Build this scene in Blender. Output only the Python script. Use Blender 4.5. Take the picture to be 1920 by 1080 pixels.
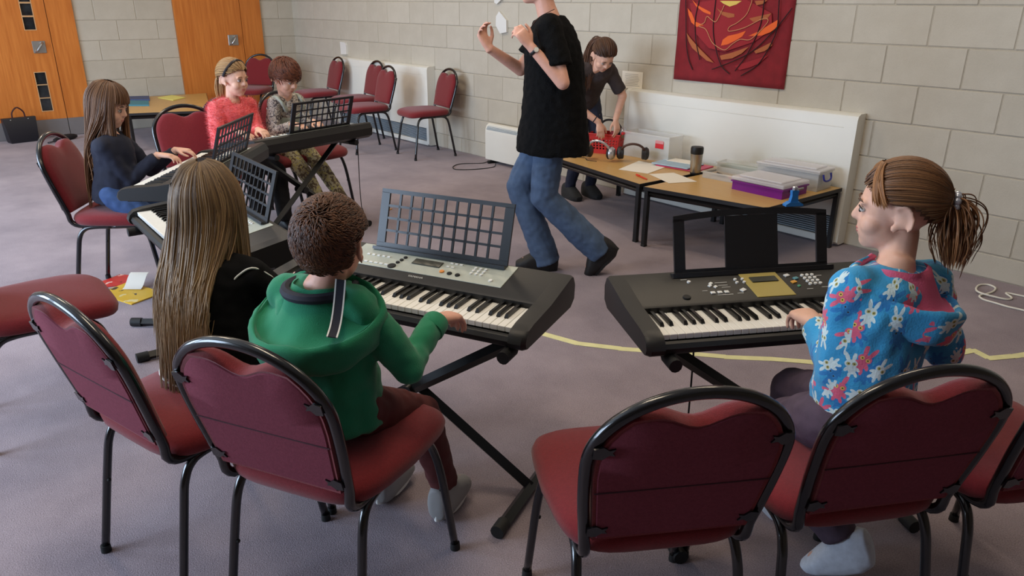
import bpy, bmesh, math, random
import numpy as np
from mathutils import Vector, Matrix, noise as mnoise
for o in list(bpy.data.objects): bpy.data.objects.remove(o)
scene = bpy.context.scene
COL = scene.collection
PI = math.pi
random.seed(7); RNG = np.random.default_rng(7)

# ------------------------------------------------------------------ camera
cam_d = bpy.data.cameras.new('camera'); cam = bpy.data.objects.new('camera', cam_d); COL.objects.link(cam)
CAM_YAW, CAM_PITCH, CAM_ROLL, CAM_H, CAM_F = -.85591141, .36654735, .00697067, 1.49441, 1393.43
def cam_axes():
    f = Vector((math.sin(CAM_YAW)*math.cos(CAM_PITCH), math.cos(CAM_YAW)*math.cos(CAM_PITCH), -math.sin(CAM_PITCH)))
    r = Vector((math.cos(CAM_YAW), -math.sin(CAM_YAW), 0)); u = r.cross(f)
    c, s = math.cos(CAM_ROLL), math.sin(CAM_ROLL)
    return r*c+u*s, u*c-r*s, f
_r, _u, _f = cam_axes()
cam.matrix_world = Matrix(((_r.x, _u.x, -_f.x, 0), (_r.y, _u.y, -_f.y, 0), (_r.z, _u.z, -_f.z, CAM_H), (0, 0, 0, 1)))
cam_d.sensor_fit = 'HORIZONTAL'; cam_d.sensor_width = 36; cam_d.lens = 36*CAM_F/1920; cam_d.clip_start = .05; cam_d.clip_end = 60
scene.camera = cam

# ------------------------------------------------------------------ light, exposure
vs = scene.view_settings; vs.view_transform = 'Standard'; vs.look = 'None'; vs.gamma = 1; vs.use_curve_mapping = False
vs.exposure = -0.27
world = bpy.data.worlds.new('world'); scene.world = world; world.use_nodes = True
world.node_tree.nodes['Background'].inputs[0].default_value = (.62, .74, 1, 1)
world.node_tree.nodes['Background'].inputs[1].default_value = .8
def area(name, loc, look, sx, sy, power, col):
    d = bpy.data.lights.new(name, 'AREA'); d.shape = 'RECTANGLE'; d.size = sx; d.size_y = sy; d.energy = power; d.color = col
    o = bpy.data.objects.new(name, d); COL.objects.link(o); o.location = loc
    o.rotation_euler = (Vector(look)-Vector(loc)).to_track_quat('-Z', 'Y').to_euler(); return o
ROOM = dict(x0=-10.129, x1=2.6, y0=-3.2, y1=4.80, h=3.3)
# daylight entering by the two tall windows of the wall behind the photographer
for wx_ in (-6.6, -3.6):
    area('window_daylight', (wx_, ROOM['y0']+.12, 1.62), (wx_, 2, 1.35), 2.2, 1.9, 235, (.62, .78, 1))
# ceiling lamps of the hall
LAMPS = [(x, y) for x in (-7.6, -4.6, -1.6) for y in (.6, 3.0)]
for lx, ly in LAMPS:
    area('ceiling_lamp_light', (lx, ly, ROOM['h']-.13), (lx, ly, 0), 1.15, .28, 25, (1, .82, .60))

# ------------------------------------------------------------------ mesh helpers
def V(*a): return Vector(a)
class MB:
    """collects shapes for ONE mesh object"""
    def __init__(s): s.v = []; s.f = []
    def add(s, vs_, fs):
        n = len(s.v); s.v.extend([tuple(p) for p in vs_]); s.f.extend([tuple(i+n for i in f) for f in fs]); return s
    def box(s, c, size, ch=0., rot=None):
        hx, hy, hz = size[0]/2, size[1]/2, size[2]/2; c = Vector(c)
        ch = min(ch, hx*.9, hy*.9, hz*.9)
        if ch <= 0:
            pts = [Vector((x*hx, y*hy, z*hz)) for z in (-1, 1) for y in (-1, 1) for x in (-1, 1)]
            fs = [(0, 2, 3, 1), (4, 5, 7, 6), (0, 1, 5, 4), (2, 6, 7, 3), (0, 4, 6, 2), (1, 3, 7, 5)]
        else:
            pts = []; idx = {}
            for z in (-1, 1):
                for y in (-1, 1):
                    for x in (-1, 1):
                        for a in range(3):
                            p = [x*(hx-ch), y*(hy-ch), z*(hz-ch)]; p[a] = (x*hx, y*hy, z*hz)[a]
                            idx[(x, y, z, a)] = len(pts); pts.append(Vector(p))
            I = lambda x, y, z, a: idx[(x, y, z, a)]
            fs = []
            for a in range(3):
                b, c2 = (a+1) % 3, (a+2) % 3
                for sg in (-1, 1):
                    q = []
                    for (u, w) in ((-1, -1), (1, -1), (1, 1), (-1, 1)):
                        k = [0, 0, 0]; k[a] = sg; k[b] = u; k[c2] = w; q.append(I(*k, a))
                    fs.append(tuple(q if sg > 0 else q[::-1]))
                for u in (-1, 1):
                    for w in (-1, 1):   # edge along a between faces b,c2
                        k0 = [0, 0, 0]; k1 = [0, 0, 0]; k0[a] = -1; k1[a] = 1
                        for k in (k0, k1): k[b] = u; k[c2] = w
                        q = [I(*k0, b), I(*k1, b), I(*k1, c2), I(*k0, c2)]
                        fs.append(tuple(q if u*w < 0 else q[::-1]))
            for z in (-1, 1):
                for y in (-1, 1):
                    for x in (-1, 1):
                        t = (I(x, y, z, 0), I(x, y, z, 1), I(x, y, z, 2)); fs.append(t if x*y*z > 0 else t[::-1])
        if rot is not None: pts = [rot @ p for p in pts]
        return s.add([p+c for p in pts], fs)
    def tube(s, path, r, n=8, closed=False, caps=True):
        P = [Vector(p) for p in path]; m = len(P)
        R = r if isinstance(r, (list, tuple)) else [r]*m
        T = []
        for i in range(m):
            a = P[(i-1) % m] if (closed or i > 0) else P[0]; b = P[(i+1) % m] if (closed or i < m-1) else P[-1]
            t = (b-a); T.append(t.normalized() if t.length > 1e-9 else Vector((0, 0, 1)))
        up = Vector((0, 0, 1)) if abs(T[0].z) < .9 else Vector((1, 0, 0))
        X = T[0].cross(up).normalized(); vs_ = []
        for i in range(m):
            X = (X - T[i]*X.dot(T[i])); X = X.normalized() if X.length > 1e-6 else T[i].orthogonal().normalized()
            Y = T[i].cross(X)
            for k in range(n):
                a = 2*PI*k/n; vs_.append(P[i]+X*(R[i]*math.cos(a))+Y*(R[i]*math.sin(a)))
        fs = []
        for i in range(m if closed else m-1):
            j = (i+1) % m
            for k in range(n): fs.append((i*n+k, i*n+(k+1) % n, j*n+(k+1) % n, j*n+k))
        if caps and not closed: fs.append(tuple(range(n))[::-1]); fs.append(tuple((m-1)*n+k for k in range(n)))
        return s.add(vs_, fs)
    def cyl(s, a, b, r, r2=None, n=16): return s.tube([a, b], [r, r if r2 is None else r2], n)
    def lathe(s, c, prof, n=24, axis=None):
        """prof: (radius, height) list revolved round z at c"""
        vs_ = []; fs = []; m = len(prof)
        for (r, h) in prof:
            for k in range(n): a = 2*PI*k/n; vs_.append(Vector((r*math.cos(a), r*math.sin(a), h)))
        for i in range(m-1):
            for k in range(n): fs.append((i*n+k, i*n+(k+1) % n, (i+1)*n+(k+1) % n, (i+1)*n+k))
        fs.append(tuple(range(n))[::-1]); fs.append(tuple((m-1)*n+k for k in range(n)))
        if axis is not None: vs_ = [axis @ p for p in vs_]
        return s.add([p+Vector(c) for p in vs_], fs)
    def ell(s, c, rad, rot=None, n=16, m=10):
        vs_ = []; fs = []; c = Vector(c)
        for i in range(1, m):
            t = PI*i/m
            for k in range(n):
                a = 2*PI*k/n; vs_.append(Vector((rad[0]*math.sin(t)*math.cos(a), rad[1]*math.sin(t)*math.sin(a), rad[2]*math.cos(t))))
        vs_ += [Vector((0, 0, rad[2])), Vector((0, 0, -rad[2]))]; N = len(vs_)
        for i in range(m-2):
            for k in range(n): fs.append((i*n+k, (i+1)*n+k, (i+1)*n+(k+1) % n, i*n+(k+1) % n))
        for k in range(n):
            fs.append((N-2, k, (k+1) % n)); fs.append((N-1, (m-2)*n+(k+1) % n, (m-2)*n+k))
        if rot is not None: vs_ = [rot @ p for p in vs_]
        return s.add([p+c for p in vs_], fs)
    def cap(s, a, b, ra, rb, n=14):
        """tapered capsule"""
        a, b = Vector(a), Vector(b); d = b-a; L = d.length
        if L < 1e-6: return s.ell(a, (ra, ra, ra))
        t = d/L; pts = []; rs = []
        for i in range(5): u = PI/2*(1-i/5); pts.append(a-t*(ra*math.sin(u))); rs.append(max(ra*math.cos(u), 1e-4))
        for i in range(0, 6): u = PI/2*(i/5); pts.append(b+t*(rb*math.sin(u))); rs.append(max(rb*math.cos(u), 1e-4))
        pts.insert(5, a); rs.insert(5, ra)
        return s.tube(pts, rs, n)
    def prism(s, poly, z0, z1, axis='z', ch=0):
        """extrude a polygon; axis z: (x,y), x: (y,z) along x, y: (x,z) along y"""
        def mk(p, h): return {'z': (p[0], p[1], h), 'x': (h, p[0], p[1]), 'y': (p[0], h, p[1])}[axis]
        n = len(poly); A = sum(poly[i][0]*poly[(i+1) % n][1]-poly[(i+1) % n][0]*poly[i][1] for i in range(n))
        if (A < 0) != (axis == 'y'): poly = poly[::-1]
        vs_ = [mk(p, z0) for p in poly]+[mk(p, z1) for p in poly]
        fs = [tuple(range(n))[::-1], tuple(range(n, 2*n))]+[(i, (i+1) % n, n+(i+1) % n, n+i) for i in range(n)]
        return s.add(vs_, fs)
    def loft(s, rings, closed_ring=True, caps=True):
        n = len(rings[0]); vs_ = [p for r in rings for p in r]; fs = []
        for i in range(len(rings)-1):
            for k in range(n if closed_ring else n-1): fs.append((i*n+k, i*n+(k+1) % n, (i+1)*n+(k+1) % n, (i+1)*n+k))
        if caps and closed_ring: fs.append(tuple(range(n))[::-1]); fs.append(tuple((len(rings)-1)*n+k for k in range(n)))
        return s.add(vs_, fs)
    def xf(s, M):
        s.v = [tuple(M @ Vector(p)) for p in s.v]; return s
    def mesh(s, name):
        me = bpy.data.meshes.new(name); me.from_pydata(s.v, [], s.f); me.update(); return me
def smooth_mesh(me, flat_angle=None):
    me.polygons.foreach_set('use_smooth', [True]*len(me.polygons))
    if flat_angle is not None:
        try: me.set_sharp_from_angle(angle=math.radians(flat_angle))
        except Exception: pass
def obj(name, mb, mat, parent=None, smooth=35, loc=None, rz=None):
    me = mb.mesh(name) if isinstance(mb, MB) else mb
    if isinstance(mb, MB):
        bm = bmesh.new(); bm.from_mesh(me); bmesh.ops.recalc_face_normals(bm, faces=bm.faces); bm.to_mesh(me); bm.free()
        if smooth: smooth_mesh(me, None if smooth is True else smooth)
    o = bpy.data.objects.new(name, me); COL.objects.link(o)
    if mat is not None and not me.materials: me.materials.append(mat)
    if parent is not None: o.parent = parent
    if loc is not None: o.location = loc
    if rz is not None: o.rotation_euler = (0, 0, rz)
    return o
def inst(name, me, parent, loc=(0, 0, 0), rot=(0, 0, 0), scale=None):
    o = bpy.data.objects.new(name, me); COL.objects.link(o); o.parent = parent; o.location = loc; o.rotation_euler = rot
    if scale: o.scale = scale
    return o
def tag(o, label, cat, group=None):
    o['label'] = label; o['category'] = cat
    if group: o['group'] = group
    return o
def thing(name, label, cat, loc=(0, 0, 0), rz=0., group=None):
    o = bpy.data.objects.new(name, None); COL.objects.link(o); o.location = loc; o.rotation_euler = (0, 0, rz); o.empty_display_size = .1
    return tag(o, label, cat, group)
def struct(o): o['kind'] = 'structure'; return o
def copy_tree(o, parent=None):
    c = o.copy(); COL.objects.link(c); c.parent = parent
    for ch in list(o.children): copy_tree(ch, c)
    return c
def smoothpath(pts, n=8):
    """Catmull-Rom through pts"""
    P = [Vector(p) for p in pts]; P = [P[0]*2-P[1]]+P+[P[-1]*2-P[-2]]; out = []
    for i in range(1, len(P)-2):
        a, b, c, d = P[i-1:i+3]
        for k in range(n):
            t = k/n; out.append(.5*((2*b)+(c-a)*t+(2*a-5*b+4*c-d)*t*t+(-a+3*b-3*c+d)*t**3))
    out.append(P[-2]); return out

# ------------------------------------------------------------------ materials
def lin(c):
    return tuple(((x/255)/12.92 if x/255 <= .04045 else ((x/255+.055)/1.055)**2.4) for x in c)
_M = {}
def mat(name, rgb, rough=.6, metal=0., var=0., vscale=20., bump=0., bscale=60., spec=.5, coat=0., alpha=1., trans=0., sub=0., rgb2=None, coord='Object', stretch=None, sheen=0.):
    if name in _M: return _M[name]
    m = bpy.data.materials.new(name); m.use_nodes = True; nt = m.node_tree; N = nt.nodes; L = nt.links
    b = N['Principled BSDF']; b.inputs['Roughness'].default_value = rough; b.inputs['Metallic'].default_value = metal
    b.inputs['Specular IOR Level'].default_value = spec; b.inputs['Coat Weight'].default_value = coat
    b.inputs['Alpha'].default_value = alpha; b.inputs['Transmission Weight'].default_value = trans
    if sub: b.inputs['Subsurface Weight'].default_value = sub; b.inputs['Subsurface Radius'].default_value = (.01, .004, .002)
    if sheen: b.inputs['Sheen Weight'].default_value = sheen
    c = lin(rgb); b.inputs['Base Color'].default_value = (*c, 1)
    tc = N.new('ShaderNodeTexCoord'); src = tc.outputs[coord]
    if stretch:
        mp = N.new('ShaderNodeMapping'); mp.inputs['Scale'].default_value = stretch; L.new(src, mp.inputs['Vector']); src = mp.outputs[0]
    if var or rgb2:
        nz = N.new('ShaderNodeTexNoise'); nz.inputs['Scale'].default_value = vscale; nz.inputs['Detail'].default_value = 5; L.new(src, nz.inputs['Vector'])
        rp = N.new('ShaderNodeValToRGB'); L.new(nz.outputs['Fac'], rp.inputs[0]); rp.color_ramp.elements[0].position = .32; rp.color_ramp.elements[1].position = .68
        c2 = lin(rgb2) if rgb2 else tuple(x*(1+var) for x in c); c1 = c if rgb2 else tuple(x*(1-var) for x in c)
        rp.color_ramp.elements[0].color = (*c1, 1); rp.color_ramp.elements[1].color = (*c2, 1); L.new(rp.outputs[0], b.inputs['Base Color'])
    if bump:
        n2 = N.new('ShaderNodeTexNoise'); n2.inputs['Scale'].default_value = bscale; n2.inputs['Detail'].default_value = 3; L.new(src, n2.inputs['Vector'])
        bp = N.new('ShaderNodeBump'); bp.inputs['Strength'].default_value = bump; bp.inputs['Distance'].default_value = .004
        L.new(n2.outputs['Fac'], bp.inputs['Height']); L.new(bp.outputs[0], b.inputs['Normal'])
    _M[name] = m; return m
def attr_mat(name, dark, light, rough=.5, attr='shade', spec=.4):
    """colour running from dark to light by a per-strand attribute"""
    if name in _M: return _M[name]
    m = bpy.data.materials.new(name); m.use_nodes = True; nt = m.node_tree; b = nt.nodes['Principled BSDF']
    a = nt.nodes.new('ShaderNodeAttribute'); a.attribute_name = attr
    r = nt.nodes.new('ShaderNodeValToRGB'); r.color_ramp.elements[0].color = (*lin(dark), 1); r.color_ramp.elements[1].color = (*lin(light), 1)
    nt.links.new(a.outputs['Fac'], r.inputs[0]); nt.links.new(r.outputs[0], b.inputs['Base Color'])
    b.inputs['Roughness'].default_value = rough; b.inputs['Specular IOR Level'].default_value = spec
    _M[name] = m; return m
# ------------------------------------------------------------------ the room
BLK = mat('painted_block', (196, 188, 168), .75, var=.07, vscale=9, bump=.35, bscale=130, coord='Generated')
def block_material():
    m = bpy.data.materials.new('painted_blockwork'); m.use_nodes = True; nt = m.node_tree; N = nt.nodes; L = nt.links
    b = N['Principled BSDF']; b.inputs['Roughness'].default_value = .78; b.inputs['Specular IOR Level'].default_value = .3
    oi = N.new('ShaderNodeObjectInfo'); tc = N.new('ShaderNodeTexCoord'); nz = N.new('ShaderNodeTexNoise'); nz.inputs['Scale'].default_value = 5; nz.inputs['Detail'].default_value = 6
    L.new(tc.outputs['Object'], nz.inputs['Vector'])
    fine = N.new('ShaderNodeTexNoise'); fine.inputs['Scale'].default_value = 170; fine.inputs['Detail'].default_value = 4; L.new(tc.outputs['Object'], fine.inputs['Vector'])
    ad = N.new('ShaderNodeMath'); ad.operation = 'MULTIPLY_ADD'; L.new(oi.outputs['Random'], ad.inputs[0]); ad.inputs[1].default_value = .25; L.new(nz.outputs['Fac'], ad.inputs[2])
    a2 = N.new('ShaderNodeMath'); a2.operation = 'MULTIPLY_ADD'; L.new(fine.outputs['Fac'], a2.inputs[0]); a2.inputs[1].default_value = .35; L.new(ad.outputs[0], a2.inputs[2])
    r = N.new('ShaderNodeValToRGB'); r.color_ramp.elements[0].position = .35; r.color_ramp.elements[1].position = 1.1
    r.color_ramp.elements[0].color = (*lin((176, 167, 150)), 1); r.color_ramp.elements[1].color = (*lin((194, 186, 170)), 1)
    L.new(a2.outputs[0], r.inputs[0]); L.new(r.outputs[0], b.inputs['Base Color'])
    bp = N.new('ShaderNodeBump'); bp.inputs['Strength'].default_value = .3; bp.inputs['Distance'].default_value = .003; L.new(fine.outputs['Fac'], bp.inputs['Height']); L.new(bp.outputs[0], b.inputs['Normal'])
    return m
BLK = block_material()
MORTAR = mat('mortar', (172, 163, 146), .85, var=.08, vscale=30)
CARPET = None
def carpet_material():
    m = bpy.data.materials.new('carpet'); m.use_nodes = True; nt = m.node_tree; N = nt.nodes; L = nt.links
    b = N['Principled BSDF']; b.inputs['Roughness'].default_value = .95; b.inputs['Specular IOR Level'].default_value = .1; b.inputs['Sheen Weight'].default_value = .15
    tc = N.new('ShaderNodeTexCoord')
    n1 = N.new('ShaderNodeTexNoise'); n1.inputs['Scale'].default_value = 260; n1.inputs['Detail'].default_value = 3; L.new(tc.outputs['Object'], n1.inputs['Vector'])
    n2 = N.new('ShaderNodeTexNoise'); n2.inputs['Scale'].default_value = 1.6; n2.inputs['Detail'].default_value = 6; n2.inputs['Roughness'].default_value = .65; L.new(tc.outputs['Object'], n2.inputs['Vector'])
    mx = N.new('ShaderNodeMath'); mx.operation = 'MULTIPLY_ADD'; L.new(n1.outputs['Fac'], mx.inputs[0]); mx.inputs[1].default_value = .55; 
    m2 = N.new('ShaderNodeMath'); m2.operation = 'MULTIPLY'; L.new(n2.outputs['Fac'], m2.inputs[0]); m2.inputs[1].default_value = .5; L.new(m2.outputs[0], mx.inputs[2])
    r = N.new('ShaderNodeValToRGB'); r.color_ramp.elements[0].position = .34; r.color_ramp.elements[1].position = .70
    r.color_ramp.elements[0].color = (*lin((106, 95, 103)), 1); r.color_ramp.elements[1].color = (*lin((172, 158, 164)), 1)
    L.new(mx.outputs[0], r.inputs[0]); L.new(r.outputs[0], b.inputs['Base Color'])
    bp = N.new('ShaderNodeBump'); bp.inputs['Strength'].default_value = .5; bp.inputs['Distance'].default_value = .004; L.new(n1.outputs['Fac'], bp.inputs['Height']); L.new(bp.outputs[0], b.inputs['Normal'])
    return m
X0, X1, Y0, Y1, HH = ROOM['x0'], ROOM['x1'], ROOM['y0'], ROOM['y1'], ROOM['h']
struct(obj('floor', MB().box(((X0+X1)/2, (Y0+Y1)/2, -.05), (X1-X0+.4, Y1-Y0+.4, .1)), carpet_material(), smooth=0))
PLASTER = mat('plaster', (128, 112, 96), .85, var=.03, vscale=6)
struct(obj('ceiling', MB().box(((X0+X1)/2, (Y0+Y1)/2, HH+.05), (X1-X0+.4, Y1-Y0+.4, .1)), mat('ceiling_board', (226, 222, 212), .85, var=.03, vscale=4), smooth=0))
# right-hand (long) wall: mortar core with proud blocks
G0, CH, BL = .1464, .225, .45
wr = struct(obj('wall_right', MB().box(((X0+X1)/2, Y1+.096, HH/2), (X1-X0+.4, .2, HH)), MORTAR, smooth=0))
wl = struct(obj('wall_left', MB().box((X0-.096, (Y0+Y1)/2, HH/2), (.2, Y1-Y0+.4, HH)), MORTAR, smooth=0))
JW = .007
_blk = {}
def block_mesh(L_, H_):
    k = (round(L_, 3), round(H_, 3))
    if k not in _blk:
        mb = MB().box((0, 0, 0), (L_-JW, .02, H_-JW), .0035); me = mb.mesh('block'); me.materials.append(BLK); _blk[k] = me
    return _blk[k]
rows = [(0, G0)]+[(G0+CH*i, G0+CH*(i+1)) for i in range(14)]
xref = -9.055
rest = MB()
for ri, (za, zb) in enumerate(rows):
    if zb > HH: zb = HH
    if za >= HH: break
    off = 0. if ri % 2 == 0 else .5       # course above line B (ri 6) has whole-number joints
    k = math.floor((X0-xref)/BL-1)
    while True:
        a = xref+BL*(k+off); b = a+BL; k += 1
        if b <= X0+.03: continue
        if a >= 1.2: break
        a = max(a, X0); b = min(b, 1.2)
        if zb <= 1.73:
            inst('block', block_mesh(b-a, zb-za), wr, ((a+b)/2, Y1+.002+random.uniform(-.0015, .001), (za+zb)/2))
        else: rest.box(((a+b)/2, Y1+.002, (za+zb)/2), (b-a-JW, .02, zb-za-JW))
o = obj('upper_blocks', rest, BLK, wr, smooth=0); o['kind'] = 'stuff'
# left-hand (door) wall: blocks between the doors
D1R, D2L, D2R = 2.118, 3.226, 4.330
rest = MB()
for ri, (za, zb) in enumerate(rows):
    if zb > HH: zb = HH
    if za >= HH: break
    off = .2 if ri % 2 == 0 else .7
    for (ya, yb) in ((D1R, D2L), (D2R, Y1), (-2.2, .72)):
        k = math.floor(ya/BL)-1
        while True:
            a = BL*(k+off); b = a+BL; k += 1
            if b <= ya+.02: continue
            if a >= yb-.02: break
            a_, b_ = max(a, ya), min(b, yb)
            if zb <= 1.73 and ya > 1: inst('block', block_mesh(b_-a_, zb-za), wl, (X0-.002, (a_+b_)/2, (za+zb)/2), (0, 0, PI/2))
            else: rest.box((X0-.002, (a_+b_)/2, (za+zb)/2), (.02, b_-a_-JW, zb-za-JW))
    if za > 2.2: rest.box((X0-.002, (.72+D1R)/2, (za+zb)/2), (.02, D1R-.72, zb-za-JW)); rest.box((X0-.002, (D2L+D2R)/2, (za+zb)/2), (.02, D2R-D2L, zb-za-JW))
o = obj('upper_blocks', rest, BLK, wl, smooth=0); o['kind'] = 'stuff'
struct(obj('wall_back', (lambda m: [m.box((x, Y0-.1, z), (sx, .2, sz)) for x, sx, z, sz in
    (((X0-7.7)/2, -7.7-X0, HH/2, HH), (-5.1, .8, HH/2, HH), ((X1-2.5)/2, X1+2.5, HH/2, HH), (-6.6, 2.2, .3, .6), (-3.6, 2.2, .3, .6), (-6.6, 2.2, 2.95, .7), (-3.6, 2.2, 2.95, .7))] and m)(MB()), PLASTER, smooth=0))
struct(obj('wall_side', MB().box((X1+.1, (Y0+Y1)/2, HH/2), (.2, Y1-Y0+.4, HH)), PLASTER, smooth=0))
FRAME_W = mat('window_paint', (228, 228, 224), .5)
for i, wx_ in enumerate((-6.6, -3.6)):
    w = struct(thing('window_%d' % (i+1), 'tall white framed window in the wall behind the camera', 'window', (wx_, Y0-.06, 1.6)))
    del w['category']; del w['label']
    m = MB()
    for x in (-1.07, 0, 1.07): m.box((x, 0, 0), (.07, .07, 2.0), .006)
    for z in (-.97, .97): m.box((0, 0, z), (2.2, .07, .07), .006)
    obj('window_frame', m, FRAME_W, w)
# ceiling lamps
LAMP_E = bpy.data.materials.new('lamp_diffuser'); LAMP_E.use_nodes = True
_b = LAMP_E.node_tree.nodes['Principled BSDF']; _b.inputs['Base Color'].default_value = (.9, .85, .75, 1); _b.inputs['Emission Color'].default_value = (1, .85, .65, 1); _b.inputs['Emission Strength'].default_value = 3
for i, (lx, ly) in enumerate(LAMPS):
    t = thing('ceiling_lamp', 'long white ceiling lamp in the row %s, %s' % ('nearer the windows' if ly < 2 else 'nearer the radiator wall', ('at the door end', 'in mid room', 'over the camera end')[i//2]), 'lamp', (lx, ly, HH), 0, 'ceiling lamps of the hall')
    obj('lamp_body', MB().box((0, 0, -.04), (1.25, .34, .078), .01), FRAME_W, t)
    obj('lamp_diffuser', MB().box((0, 0, -.089), (1.18, .28, .02), .008), LAMP_E, t)
# doors
def wood_material():
    m = bpy.data.materials.new('orange_veneer'); m.use_nodes = True; nt = m.node_tree; N = nt.nodes; L = nt.links
    b = N['Principled BSDF']; b.inputs['Roughness'].default_value = .42; b.inputs['Specular IOR Level'].default_value = .35
    tc = N.new('ShaderNodeTexCoord'); mp = N.new('ShaderNodeMapping'); mp.inputs['Scale'].default_value = (14, 14, .9); L.new(tc.outputs['Object'], mp.inputs[0])
    n = N.new('ShaderNodeTexNoise'); n.inputs['Scale'].default_value = 3; n.inputs['Detail'].default_value = 7; L.new(mp.outputs[0], n.inputs[0])
    r = N.new('ShaderNodeValToRGB'); r.color_ramp.elements[0].position = .3; r.color_ramp.elements[1].position = .72
    r.color_ramp.elements[0].color = (*lin((188, 106, 42)), 1); r.color_ramp.elements[1].color = (*lin((212, 130, 58)), 1)
    L.new(n.outputs['Fac'], r.inputs[0]); L.new(r.outputs[0], b.inputs['Base Color']); return m
WOOD = wood_material()
STEEL = mat('brushed_steel', (176, 176, 172), .38, .9)
KICK = mat('kick_plate', (140, 136, 136), .45, .5, var=.06, vscale=4)
GLASSDK = mat('dark_wired_glass', (38, 42, 44), .08, spec=.6, var=.5, vscale=9)
CREAM = mat('glazing_bead', (214, 176, 128), .5)
def door(n, y_gap, y_left, y_right, panes, handle_z):
    d = struct(bpy.data.objects.new('door_%d' % n, None)); COL.objects.link(d); d.location = (X0, y_gap, 0)
    wl_ = y_left-y_gap; wr_ = y_right-y_gap; z1 = 2.15
    kz = .20 if n == 1 else .0
    pz = panes
    # leaf with openings for the panes: built from rails round the pane column
    m = MB(); ya, yb = wl_, -.004
    if pz:
        pa, pb = -.238, -.129
        m.box((.012, (ya+pa)/2, (kz+z1)/2), (.05, pa-ya, z1-kz)); m.box((.012, (pb+yb)/2, (kz+z1)/2), (.05, yb-pb, z1-kz))
        zs = [kz]+[z for q in pz for z in q]+[z1]
        for i in range(0, len(zs), 2):
            if zs[i+1]-zs[i] > .001: m.box((.012, (pa+pb)/2, (zs[i]+zs[i+1])/2), (.05, pb-pa, zs[i+1]-zs[i]))
    else: m.box((.012, (ya+yb)/2, (kz+z1)/2), (.05, yb-ya, z1-kz))
    leaf = obj('door_leaf', m, WOOD, d, smooth=0)
    for (za, zb) in pz:
        obj('pane', MB().box((.012, -.1835, (za+zb)/2), (.012, .107, zb-za-.002)), GLASSDK, leaf, smooth=0)
        fr = MB()
        for s in (-1, 1):
            fr.box((.037, -.1835+s*.0565, (za+zb)/2), (.008, .006, zb-za+.014)); fr.box((.037, -.1835, (za+zb)/2+s*((zb-za)/2+.003)), (.008, .107, .006))
        obj('glazing_bead', fr, CREAM, leaf, smooth=0)
    obj('side_panel', MB().box((.010, (.004+wr_)/2, (kz+z1)/2), (.05, wr_-.004, z1-kz)), WOOD, d, smooth=0)
    if kz:
        obj('kick_plate', MB().box((.012, (ya+yb)/2, kz/2+.002), (.046, yb-ya, kz-.006)), KICK, d, smooth=0)
        obj('kick_plate', MB().box((.010, (.004+wr_)/2, kz/2+.002), (.046, wr_-.004, kz-.006)), KICK, d, smooth=0)
    h = obj('handle_plate', MB().box((.041, -.135, handle_z), (.008, .13, .13), .003), STEEL, d)
    g = MB(); g.tube(smoothpath([(.045, -.175, handle_z-.045), (.085, -.165, handle_z-.035), (.09, -.12, handle_z+.025), (.045, -.10, handle_z+.045)], 6), .012, 10)
    obj('pull_handle', g, STEEL, h)
    m = MB(); m.box((.015, (wl_+wr_)/2, z1+.035), (.07, wr_-wl_+.1, .07))
    obj('head_frame', m, WOOD, d, smooth=0)
    return d
P1 = [(.298, .436), (.446, .582), (.592, .722), (1.18, 1.312), (1.328, 1.452), (1.468, 1.60)]
door(1, 1.845, .72, D1R, P1, .995)
door(2, 4.055, D2L, D2R, [], 1.016)
# ------------------------------------------------------------------ stacking chairs
FAB = mat('burgundy_fabric', (118, 33, 38), .9, var=.10, vscale=160, bump=.35, bscale=500, spec=.2, sheen=.25)
FABB = mat('burgundy_back_fabric', (120, 56, 68), .9, var=.10, vscale=160, bump=.3, bscale=500, spec=.2)
BLACKTUBE = mat('black_enamel_tube', (14, 14, 16), .22, spec=.6, coat=.3)
RUB = mat('black_rubber', (18, 18, 18), .7)
BLKPL = mat('black_plastic', (20, 20, 21), .5, var=.1, vscale=300)
def back_pt(u, v, off=0.):
    """point of the leaning back plane: u sideways, v up from the seat level, off forward"""
    ln = math.radians(15); return Vector((u, -.192-math.sin(ln)*v+math.cos(ln)*off, .449+math.cos(ln)*v+math.sin(ln)*off))
def hoop_path():
    side = [(.178, .03), (.184, .08), (.192, .15), (.197, .22), (.198, .26)]
    arch = [(.198*math.cos(t), .26+.160*math.sin(t)) for t in [PI*i/18 for i in range(1, 18)]]
    pts = side+arch+[(-u, v) for u, v in side[::-1]]
    P = [back_pt(u, v) for u, v in pts]
    low = lambda s: [Vector((s*.172, .02, .419)), Vector((s*.172, -.08, .417)), Vector((s*.172, -.140, .417)), Vector((s*.173, -.176, .424)), Vector((s*.175, -.197, .446))]
    return smoothpath(low(1)+P+low(-1)[::-1], 2)
def panel_outline(inset=.013, n=44):
    """back pad: rounded sides following the hoop, wavy top edge"""
    pts = []
    def hw(v):
        if v <= .26: return .176+.022*min(1, v/.22)-inset
        return .198*math.sqrt(max(0, 1-((v-.26)/.160)**2))-inset
    vs_ = [.035+i*(.372-.035)/16 for i in range(17)]
    right = [(hw(v), v) for v in vs_]
    ut = right[-1][0]
    us = [ut*(1-2*i/14) for i in range(1, 14)]
    top = [(u, .372+.010*math.sin(min(1, (1-abs(u/ut))*1.6)*PI/2)-.034*math.exp(-(u/ut/.42)**2)) for u in us]
    return right+top+[(-u, v) for u, v in right[::-1]]
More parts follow.
